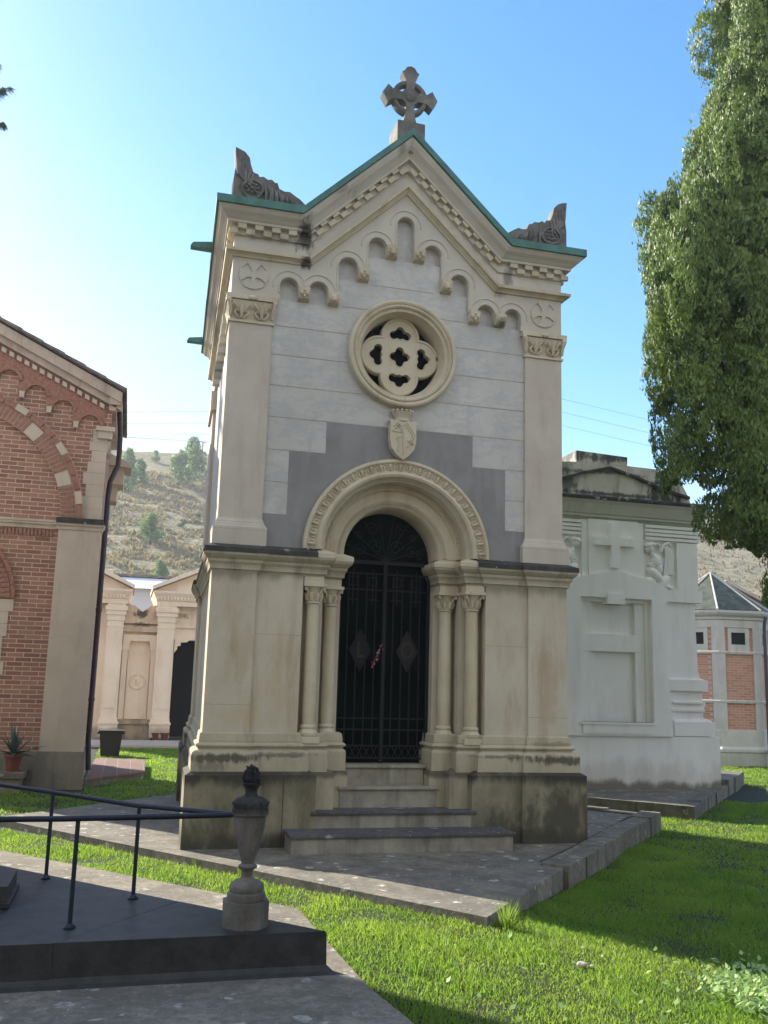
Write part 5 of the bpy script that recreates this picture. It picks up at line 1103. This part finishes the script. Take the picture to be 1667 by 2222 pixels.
# unseen tomb fronts and gravel court added behind the camera as warm bounce fill
m = MB(); m.prism([(-14, -16.9), (16, -16.9), (16, -9.4), (3.5, -9.4), (1.2, -8.2), (-.9, -8.0), (-.9, -14.9), (-14, -14.9)], -.5, -.06, 'xy'); tag(m.build('bounce_gravel_court', 'gravel'), kind='structure')
FRN = ('plain gabled', 'taller gabled', 'broad low', 'narrow gabled', 'tall narrow', 'broad gabled', 'last small')
for i, (x0, w, h) in enumerate(((-14, 4.2, 5.6), (-9.4, 4.0, 6.6), (-5.0, 4.6, 5.2), (0, 3.6, 6.2), (4.0, 3.4, 7.0), (7.8, 4.6, 6.0), (12.8, 3.8, 5.2))):
    t = thing('added_bounce_tomb', '%s pale stone tomb added unseen behind the camera to bounce warm sunlight' % FRN[i], 'tomb', (x0+w/2, -18.5, -.1), 'unseen pale tombs added for bounce light')
    m = MB(); m.prism([(x0, -.3), (x0+w, -.3), (x0+w, h-1.2), (x0+w/2, h), (x0, h-1.2)], -20.5, -17.2); m.build('wall', 'lime_top', t)
    m = MB(); m.prism([(x0-.15, h-1.24), (x0+w/2, h+.02), (x0+w+.15, h-1.24), (x0+w+.15, h-1.08), (x0+w/2, h+.2), (x0-.15, h-1.08)], -20.7, -17.0); m.build('roof', 'rooftile', t)
    m = MB(); m.prism([(x0+w/2-.55, .1)]+[(x0+w/2-x, z) for x, z in arc(0, 2.3, .55, 0, 180, 12)]+[(x0+w/2+.55, .1)], -17.21, -17.15); m.build('door', 'iron', t)
    m = MB(); m.box(x0-.05, x0+w+.05, -17.28, -17.05, -.3, .5); m.build('plinth', 'base', t)
    for xx in (x0+.05, x0+w-.5): m = MB(); m.box(xx, xx+.45, -17.2, -17.08, .5, h-1.45); m.box(xx-.04, xx+.49, -17.2, -17.04, h-1.7, h-1.5); m.build('pilaster', 'lime', t)
# ================================================================ HILL TREES, POLE, WIRES
def leafcloud(m, c, r, n, s, seed=0, up_=.35, shell=.55, thr=-.05, nsc=2.2, wk=.32, lump=0):
    """many small leaf faces through an ellipsoid volume, thinned by noise so gaps show"""
    c = Vector(c); k = 0; rr = random.Random(seed); vs = []; fs = []
    while k < n:
        d = Vector((rr.gauss(0, 1), rr.gauss(0, 1), rr.gauss(0, 1))).normalized(); q = shell+(1-shell)*rr.random()**.7
        p = Vector((d.x*r[0], d.y*r[1], d.z*r[2]))*q
        k += 1
        w = c+p
        if noise.noise(w*nsc) < thr-.35*(rr.random()): continue
        if lump:
            nv = noise.noise_vector(w*lump); p = p*(1+.30*noise.noise(w*lump*.8)+.16*noise.noise(w*lump*2.1)); w = c+p; d = (d+nv*1.1).normalized()
        else: p = p*(1+.16*noise.noise(w*1.7+Vector((9, 0, 0)))); w = c+p
        a = (d+Vector((0, 0, up_))+Vector((rr.gauss(0, .45), rr.gauss(0, .45), rr.gauss(0, .45)))).normalized()
        a = (a*.6+Vector((rr.gauss(0, .5), rr.gauss(0, .5), up_*.8+.3))).normalized(); wk_ = wk; b = a.cross(d+Vector((rr.gauss(0, .38), rr.gauss(0, .38), rr.gauss(0, .38)))).normalized(); ss = s*(.6+.8*rr.random()); i = len(vs)
        vs += [w-b*ss*wk_, w+b*ss*wk_, w+a*ss]; fs.append((i, i+1, i+2))
    m.add(vs, fs)
def htree(x, y, zt, w, lab, nb=5, mat='farpine', cat='tree', n=2600):
    z0 = hill_z(x, y); h = (zt-z0)*.72; w = w*.75
    t = thing('hillside_tree', lab, cat, (x, y, z0), 'pines and shrubs on the hillside')
    m = MB(); m.tube([(x, y, z0-.3), (x+.1, y, z0+h*.4), (x, y, z0+h*.8)], [h*.035, h*.025, h*.01], 6); m.build('trunk', 'bark', t)
    m = MB(); rr = random.Random(int(x*13+y)); s = h*.055
    for i in range(nb):
        f = i/max(1, nb-1); zz = z0+h*(.25+.6*f); ww = w*(1.0-.55*f)
        leafcloud(m, (x+rr.uniform(-.25, .25)*ww, y+rr.uniform(-.2, .2)*ww, zz), (ww*.55, ww*.55, h*.24), int(n*1.8)//nb, s*1.25, rr.randint(0, 999), .6, .2, .0, 1.2/max(1, w*.3))
    m.build('crown', mat, t, weld=False)
htree(-4.6, 118, hill_z(-4.6, 118)+7.5, 3.6, 'tall dark pine on the hill crest just right of the brick chapel roof')
htree(-2.9, 122, hill_z(-2.9, 122)+4.6, 3.0, 'smaller round pine beside the tall pine at the left of the hill crest')
htree(-.7, 140, hill_z(-.7, 140)+2.6, 2.2, 'tiny lone bush on the skyline of the hill')
htree(2.4, 122, hill_z(2.4, 122)+6.4, 5.0, 'broad pale green pine below the crest left of the wooden pole')
htree(4.7, 128, hill_z(4.7, 128)+7.6, 5.2, 'tallest pine on the skyline left of the wooden pole')
htree(7.6, 128, hill_z(7.6, 128)+5.0, 3.0, 'dark pine cut off by the mortuary chapel right of the wooden pole')
htree(-1.35, 88, hill_z(-1.35, 88)+4.3, 3.2, 'bright green round pine standing alone in mid slope')
htree(-.55, 74, hill_z(-.55, 74)+2.7, 1.9, 'small upright light green sapling on the lower slope')
htree(-4.0, 62, hill_z(-4.0, 62)+2.6, 3.2, 'low bright evergreen bush behind the brick chapel at the foot of the hill', 4)
for (x, y, h, w, lab) in ((1.6, 60, 1.4, 3.5, 'dark low shrub above the white roof at the foot of the hill'), (-.6, 59, 1.2, 2.6, 'grey-green shrub at the foot of the hill left of centre'),
                          (4.2, 100, 1.6, 1.6, 'small round dark shrub high on the right of the slope'), (2.3, 98, 1.3, 1.4, 'small round shrub right of the lone mid slope pine')):
    htree(x, y, hill_z(x, y)+h, w, lab, 3, 'pine', 'shrub', 1500)
# bare tree on the lower slope
bx, by = -2.35, 66; bz = hill_z(bx, by); bt = thing('bare_tree', 'leafless grey tree with spreading twigs at the bottom of the slope', 'tree', (bx, by, bz))
m = MB(); m.tube([(bx, by, bz-.2), (bx, by, bz+.9)], [.11, .07], 6); m.build('trunk', plain('grey_bark', (.20, .16, .13), .9), bt)
m = MB(); rr = random.Random(4)
def branch(p, d, ln, r, k):
    q = p+d*ln; m.tube([p, q], [r, r*.6], 4, cap=False)
    if k:
        for _ in range(3): branch(q, (d+Vector((rr.uniform(-.6, .6), rr.uniform(-.5, .5), rr.uniform(-.2, .35)))).normalized(), ln*.72, r*.6, k-1)
for _ in range(5): branch(Vector((bx, by, bz+.8)), Vector((rr.uniform(-.8, .8), rr.uniform(-.5, .5), .9)).normalized(), .75, .05, 4)
m.build('branches', plain('twig', (.24, .19, .16), .9), bt)
m = MB(); rr = random.Random(11)             # dry grass and scrub tufts over the hill
vs = []; fs = []
pts = [(rr.uniform(-12, 16), 45+85*rr.random()) for _ in range(15000)]+[(rr.uniform(36, 125), rr.uniform(50, 150)) for _ in range(9000)]
for x, y in pts:
    if noise.noise(Vector((x*.3, y*.3, 0))) < -.15: continue
    z = hill_z(x, y); s = rr.uniform(.15, .45)
    for _ in range(3):
        a = rr.uniform(0, 6.28); i = len(vs); dx, dy = math.cos(a)*s*.6, math.sin(a)*s*.6
        vs += [(x-dx, y-dy, z-.05), (x+dx, y+dy, z-.05), (x+dx*.6+rr.uniform(-.1, .1), y, z+s*1.1)]; fs.append((i, i+1, i+2))
m.add(vs, fs); o = m.build('dry_hill_scrub', 'scrub', weld=False); tag(o, kind='stuff')
px, py = 5.9, 132; pz = hill_z(px, py); t = thing('utility_pole', 'pale wooden utility pole on the hill crest beside the chapel wall', 'utility pole', (px, py, pz))
m = MB(); m.tube([(px, py, pz-.3), (px+.12, py, pz+4.6)], [.16, .12], 8); m.build('pole', 'wood', t); m = MB(); m.box(px-.5, px+.7, py-.06, py+.06, pz+4.6, pz+4.75); m.build('crossarm', 'wood', t)
for k, (zl, zr, lab) in enumerate(((20.35, 25.2, 'topmost thin overhead wire crossing the sky behind the chapel'), (19.55, 24.05, 'second overhead wire from the top crossing the sky'), (18.8, 22.9, 'third overhead wire from the top crossing the sky'))):
    m = MB(); m.tube([(-9, 60, zl-.25), (2, 60, zl+1.0-.12*k), (16, 60, zl+3.4), (30.7, 60, zr+.2), (50, 60, zr-2.2)], .011, 4, cap=False); o = m.build('overhead_wire', 'wire'); tag(o, lab, 'wire', 'overhead wires')
m = MB(); m.tube([(-6, 58, 18.2), (6.1, 131.9, pz+4.7)], .025, 4, cap=False); tag(m.build('overhead_wire', 'wire'), 'lowest overhead wire running up to the wooden utility pole', 'wire', 'overhead wires')

# ================================================================ CYPRESS (right) and conifer (left edge)
cy = thing('cypress_tree', 'large dense evergreen cypress with upright plumes hanging over the right picture edge', 'tree', (6.6, .6, -.2))
m = MB(); m.tube([(6.6, .6, -.4), (6.6, .6, 2), (6.5, .6, 6), (6.4, .6, 11)], [.38, .32, .24, .08], 10)
for (a, b) in (((6.5, .6, 2.2), (4.9, .0, 4.2)), ((6.5, .6, 3.2), (3.9, .1, 6.0)), ((6.5, .6, 4), (4.6, .1, 7.6)), ((6.5, .6, 1.8), (5.4, -.2, 3.2)), ((6.5, .6, 5), (5.2, .3, 9))):
    m.tube([a, ((a[0]+b[0])/2, (a[1]+b[1])/2, (a[2]+b[2])/2-.25), b], [.09, .06, .02], 6)
m.rough(.03, 3); m.build('trunk', 'bark', cy, True)
ENV = [(10.9, 4.0), (9.45, 3.93), (9.1, 4.1), (8.9, 3.95), (8.5, 3.72), (8.1, 3.85), (7.9, 3.62), (7.6, 3.30), (7.2, 3.10), (6.6, 2.95), (6.3, 3.02), (5.4, 3.24), (4.9, 3.28), (4.6, 3.18), (4.06, 3.22), (3.75, 3.6), (3.55, 3.85), (3.2, 4.08), (2.9, 4.3), (2.6, 4.6), (2.2, 5.2)]
def envx(z):
    if z > ENV[0][0]: return 4.0+(z-10.9)*.12
    for (za, xa), (zb, xb) in zip(ENV, ENV[1:]):
        if zb <= z <= za: return xa+(xb-xa)*(za-z)/(za-zb)
    return 6
m = MB(); rr = random.Random(21); plumes = []
for i in range(360):
    z = rr.uniform(2.3, 13.0); xl = envx(z)+.15+(.26 if z > 8.8 else 0); u = rr.random()**1.3*2.6
    hx = 2.6; y = .6-1.25*math.sqrt(max(0, 1-((u-hx)/hx)**2))*rr.uniform(.75, 1.0)+(0 if u > .35 else rr.uniform(-.35, .5))
    w = rr.uniform(.15, .28)*(1+.25*u); hh = rr.uniform(.38, .8)
    X_ = xl+u+w*.9; zlow = 4.35-(X_-3.4)*.95 if X_ < 3.95 else 3.83-(X_-3.95)*1.45
    if z-hh*.85 < zlow: z = zlow+hh*.85+rr.uniform(0, .15); X_ = max(X_, envx(z)+w*.9)
    if z < 4.7: hh *= .6; w *= 1.12
    plumes.append(((X_+.05*max(0, -y), y, z), (w, w, hh)))
for i in range(44):
    X_ = rr.uniform(4.15, 5.6); zb = 3.75-(X_-3.95)*1.62; z = zb+rr.uniform(.25, .9); w = rr.uniform(.16, .26)
    plumes.append(((X_+.12, rr.uniform(-.6, .3), z), (w, w, rr.uniform(.25, .42))))
# outline plumes with free pointed tips
for (x, z, w, hh) in ((3.44, 6.95, .22, .85), (3.26, 6.55, .22, .8), (3.58, 7.05, .17, .65), (3.18, 6.2, .2, .6), (3.72, 7.3, .16, .7), (3.92, 7.9, .17, .75), (4.15, 8.4, .2, .9), (3.20, 6.35, .2, .7), (3.95, 8.45, .14, .3), (3.42, 4.9, .2, .6), (3.38, 4.5, .18, .5), (4.45, 9.5, .2, .7), (4.55, 10.4, .24, 1.1), (3.45, 5.6, .22, .8)):
    plumes.append(((x+.15, rr.uniform(-.3, .2), z), (w, w, hh)))
for i, (c, r) in enumerate(plumes):
    leafcloud(m, c, r, int(1900*(r[0]/.2)*(r[2]/.5)), .050, i+5, 1.3, .66, -.02, 5.0, .24, 6.0)
leafcloud(m, (6.3, .8, 7.5), (1.7, .9, 5.2), 22000, .07, 99, .9, .1, -.3, 1.0)
leafcloud(m, (4.9, .7, 6.2), (1.1, .5, 2.6), 12000, .06, 98, .9, .1, -.3, 1.0)
leafcloud(m, (7.8, .6, 7.4), (1.5, 1.5, 4.0), 16000, .08, 96, .9, .4, -.3, 1.0)
leafcloud(m, (6.8, 2.0, 8.2), (2.0, 1.0, 4.2), 16000, .08, 95, .9, .4, -.3, 1.0)
print('cypress tris', len(m.f))
m.build('crown', 'cypress', cy, weld=False)
m = MB(); rr = random.Random(3)
for _ in range(7):
    p = Vector((5.0+rr.uniform(-.2, .2), -.75, 6.15+rr.uniform(-.25, .25))); q = p+Vector((-.45*rr.random(), -.05, rr.uniform(-.2, .3))); m.tube([p, (p+q)/2+Vector((0, 0, .05)), q], [.012, .008, .004], 4)
m.build('dead_twigs', plain('dead_twig', (.42, .38, .32), .9), cy)
cf = thing('conifer_tree', 'dark conifer whose drooping bough tips reach into the upper left corner', 'tree', (-9.6, 12, -.1))
m = MB(); m.tube([(-9.6, 12, -.4), (-9.6, 12, 8), (-9.5, 12, 16)], [.35, .26, .06], 10); m.build('trunk', 'bark', cf, True)
def bough(a, b, mb_, ml, n=1100):
    a = Vector(a); b = Vector(b); rr = random.Random(int(b.z*100)); mid = (a+b)/2+Vector((0, 0, .35)); P = [a*(1-t)**2+mid*2*t*(1-t)+b*t*t for t in [i/10 for i in range(11)]]
    mb_.tube(P, [.05*(1-.85*i/10) for i in range(11)], 5)
    vs = []; fs = []
    for i in range(n):
        t = rr.random()**.6; p = a*(1-t)**2+mid*2*t*(1-t)+b*t*t; k = .42*(1.12-t)
        w = p+Vector((rr.gauss(0, .45*k), rr.gauss(0, .6*k), -abs(rr.gauss(0, .5*k)))); d = Vector((.55+rr.gauss(0, .25), rr.gauss(0, .35), -.75+rr.gauss(0, .25))).normalized(); e = d.cross(Vector((rr.gauss(0, 1), rr.gauss(0, 1), rr.gauss(0, 1)))).normalized(); s = rr.uniform(.09, .17); j = len(vs)
        vs += [w-e*.011, w+e*.011, w+d*s]; fs.append((j, j+1, j+2))
    ml.add(vs, fs)
mb_, ml = MB(), MB()
for (zz, tz, tx, ty) in ((13.9, 13.05, -5.93, 8.0), (13.0, 12.60, -5.66, 8.0), (12.9, 12.2, -6.0, 8.1), (12.4, 11.85, -5.72, 8.0), (12.2, 11.62, -5.85, 7.9), (14.5, 13.9, -6.5, 8.3), (11.5, 10.9, -6.9, 8.4), (13, 12.5, -8, 6.5), (12, 11.5, -9, 10.5), (15, 14.7, -9.3, 7.2), (13.5, 13, -13, 8), (12, 11.4, -12.5, 7), (15, 14.6, -12, 9)):
    bough((-9.6, 12, zz), (tx, ty, tz), mb_, ml)
mb_.build('branches', 'bark', cf); ml.build('needles', 'pine', cf, weld=False)

# ================================================================ GRASS AND WEEDS
def inside(poly, X, Y_):
    c = np.zeros(len(X), bool); n = len(poly)
    for i in range(n):
        x0, y0 = poly[i]; x1, y1 = poly[(i+1) % n]
        k = ((y0 > Y_) != (y1 > Y_)) & (X < (x1-x0)*(Y_-y0)/(y1-y0+1e-12)+x0); c ^= k
    return c
PL2 = [(-.15, -3.08), (1.25, -1.50), (4.15, 1.75), (.2, 6.9), (-4.15, 2.10)]
ZG = {}
def gzv(X, Y_):
    def ss(a, b, x): t = np.clip((x-a)/(b-a), 0, 1); return t*t*(3-2*t)
    return -.075-.11*ss(-.25, 1.3, X)*(1-.55*ss(3.5, 9, Y_))
def blades(regs):
    V = []
    for (x0, x1, y0, y1, dens, hmin, hmax, w) in regs:
        n = int((x1-x0)*(y1-y0)*dens); X = rng.uniform(x0, x1, n); Y_ = rng.uniform(y0, y1, n)
        ok = ~inside(PL2, X, Y_) & ~inside(WALK, X, Y_) & ~((X > 3.2) & (X < 8.9) & (Y_ > 4.4) & (X-3.2 > (Y_-4.4)*0)) & ~((X < -3.2) & (Y_ > 5.0))
        # visible wedge only
        dx, dy = X+2.7248, Y_+9.6866; f_ = dx*math.sin(YAW)+dy*math.cos(YAW); r_ = dx*math.cos(YAW)-dy*math.sin(YAW)
        ok &= (np.abs(r_) < f_*.46+.5); X, Y_ = X[ok], Y_[ok]; n = len(X)
        cl = np.array([noise.noise(Vector((x*2.1, y*2.1, 0))) for x, y in zip(X, Y_)])
        H = (hmin+(hmax-hmin)*rng.random(n)**2)*(1+.8*np.clip(cl, -.6, .6)); A = rng.uniform(0, 6.283, n); ln = rng.normal(0, .45, (n, 2))*H[:, None]
        Z = gzv(X, Y_)-.01+.012*np.array([noise.noise(Vector((x*.8, y*.8, 0))) for x, y in zip(X, Y_)])
        wx, wy = np.cos(A)*w*.5, np.sin(A)*w*.5
        a = np.stack([X-wx, Y_-wy, Z], 1); b = np.stack([X+wx, Y_+wy, Z], 1)
        mx_ = X+ln[:, 0]*.35; my_ = Y_+ln[:, 1]*.35
        c = np.stack([mx_+wx*.8, my_+wy*.8, Z+H*.6], 1); d = np.stack([mx_-wx*.8, my_-wy*.8, Z+H*.6], 1); e = np.stack([X+ln[:, 0], Y_+ln[:, 1], Z+H], 1)
        V.append(np.stack([a, b, c, d, e], 1).reshape(-1, 3))
    V = np.concatenate(V); n = len(V)//5
    me = bpy.data.meshes.new('grass'); me.vertices.add(len(V)); me.vertices.foreach_set('co', V.astype(np.float32).ravel())
    base = np.arange(n)*5; loops = np.stack([base, base+1, base+2, base+3, base+3, base+2, base+4], 1).ravel()
    me.loops.add(len(loops)); me.loops.foreach_set('vertex_index', loops.astype(np.int32))
    st = np.stack([np.arange(n)*7, np.arange(n)*7+4], 1).ravel(); me.polygons.add(2*n); me.polygons.foreach_set('loop_start', st.astype(np.int32))
    me.update(calc_edges=True); me.materials.append(M['grass']); o = bpy.data.objects.new('grass', me); C.objects.link(o); tag(o, kind='stuff'); return n
nb_ = blades([(-1.4, 3.4, -5.9, -2.4, 9500, .018, .055, .0055), (-3.9, 3.4, -2.4, 2.2, 6000, .018, .055, .006), (.5, 9.0, -2.4, 4.5, 2600, .02, .055, .009), (-4.5, 0, 2.2, 14, 1500, .02, .06, .012), (6.5, 15, 2, 13, 900, .025, .06, .016)])
print('blades', nb_)
def tuft(x, y, n, h, lab, name='grass_tuft', cat='grass tuft'):
    z = gz(x, y)-.01; m = MB(); rr = random.Random(int(x*100)); vs = []; fs = []
    for _ in range(n):
        a = rr.uniform(0, 6.28); r = rr.uniform(0, .06); l_ = h*rr.uniform(.4, 1); b = rr.uniform(.1, .6); px_, py_ = x+r*math.cos(a), y+r*math.sin(a); w = .0035; i = len(vs)
        sx_, sy_ = -math.sin(a)*w, math.cos(a)*w; q = [(px_+math.cos(a)*b*l_*t*t, py_+math.sin(a)*b*l_*t*t, z+l_*t*(1-.25*b*t)) for t in (0, .4, .75, 1)]
        for k, p in enumerate(q[:3]): vs += [(p[0]-sx_*(1-k*.25), p[1]-sy_*(1-k*.25), p[2]), (p[0]+sx_*(1-k*.25), p[1]+sy_*(1-k*.25), p[2])]
        vs.append(q[3]); fs += [(i, i+1, i+3, i+2), (i+2, i+3, i+5, i+4), (i+4, i+5, i+6)]
    m.add(vs, fs); o = m.build(name, 'grass', weld=False); tag(o, lab, cat, 'taller grass tufts')
tuft(.0, -3.1, 110, .26, 'tall grass tuft at the front tip of the paved platform')
tuft(-1.62, -1.12, 40, .17, 'grass tuft behind the urn at the platform edge')
tuft(-1.98, -.62, 40, .13, 'grass tuft growing by the left corner of the chapel')
tuft(-.95, -4.0, 60, .14, 'grass tuft beside the corner of the walk')
# broad leaved weeds, lower right
m = MB(); rr = random.Random(9); vs = []; fs = []
for _ in range(3200):
    x, y = rr.gauss(1.2, .22), rr.gauss(-4.45, .22)
    y -= (1.2-x)*.3
    if rr.random() < .06: x, y = rr.uniform(-.9, 1.6), rr.uniform(-5.6, -3.3)
    if inside(WALK, np.array([x]), np.array([y]))[0] or y > -3.2: continue
    z = gz(x, y)+rr.uniform(.01, .05); a = rr.uniform(0, 6.28); s = rr.uniform(.018, .045); t = rr.uniform(.1, .9); d = Vector((math.cos(a)*math.cos(t), math.sin(a)*math.cos(t), math.sin(t))); e = d.cross(Vector((rr.gauss(0, .3), rr.gauss(0, .3), 1))).normalized(); p = Vector((x, y, z)); i = len(vs)
    vs += [p, p+d*s*.5-e*s*.38, p+d*s*1.3, p+d*s*.5+e*s*.38]; fs.append((i, i+1, i+2, i+3))
m.add(vs, fs); o = m.build('broad_leaved_weeds', 'weed', weld=False); tag(o, kind='stuff')
st = thing('fallen_stone', 'small pale broken stone lying in the sunlit grass', 'stone', (.12, -4.0, -.15))
m = MB(); m.ell((.12, -4.0, gz(.12, -4)+.02), (.032, .022, .016), 9, 6); m.rough(.012, 25); m.build('stone', 'bstone', st); m = MB(); m.ell((.175, -4.03, gz(.12, -4)+.012), (.02, .018, .014), 8, 5); m.rough(.006, 40); m.build('chip', 'bstone', st)
for (x, y, z, lab) in ((-2.33, -4.0, -.055, 'dry brown leaf on the walk against the slab base'), (.9, -4.15, -.16, 'dry brown leaf curled in the grass near the shadow edge')):
    m = MB(); m.add([(x-.03, y, z+.004), (x, y-.02, z+.014), (x+.035, y, z+.006), (x, y+.018, z+.02)], [(0, 1, 2), (0, 2, 3)]); tag(m.build('fallen_leaf', plain('dry_leaf', (.20, .09, .05), .8)), lab, 'leaf')
# thin winter haze filling the valley
hz = bpy.data.materials.new('haze'); hz.use_nodes = True; hn = hz.node_tree.nodes; hn.remove(hn['Principled BSDF'])
pv = hn.new('ShaderNodeVolumePrincipled'); pv.inputs['Color'].default_value = (.86, .92, 1, 1); pv.inputs['Density'].default_value = .0010; pv.inputs['Anisotropy'].default_value = .2
hz.node_tree.links.new(pv.outputs[0], hn['Material Output'].inputs['Volume'])
M['hz'] = hz; m = MB(); m.box(-1600, 1600, -950, 800, -80, 75); o = m.build('haze', 'hz'); tag(o, kind='stuff')
def clean():
    for o in bpy.data.objects:
        if '_org' in o: del o['_org']
clean()
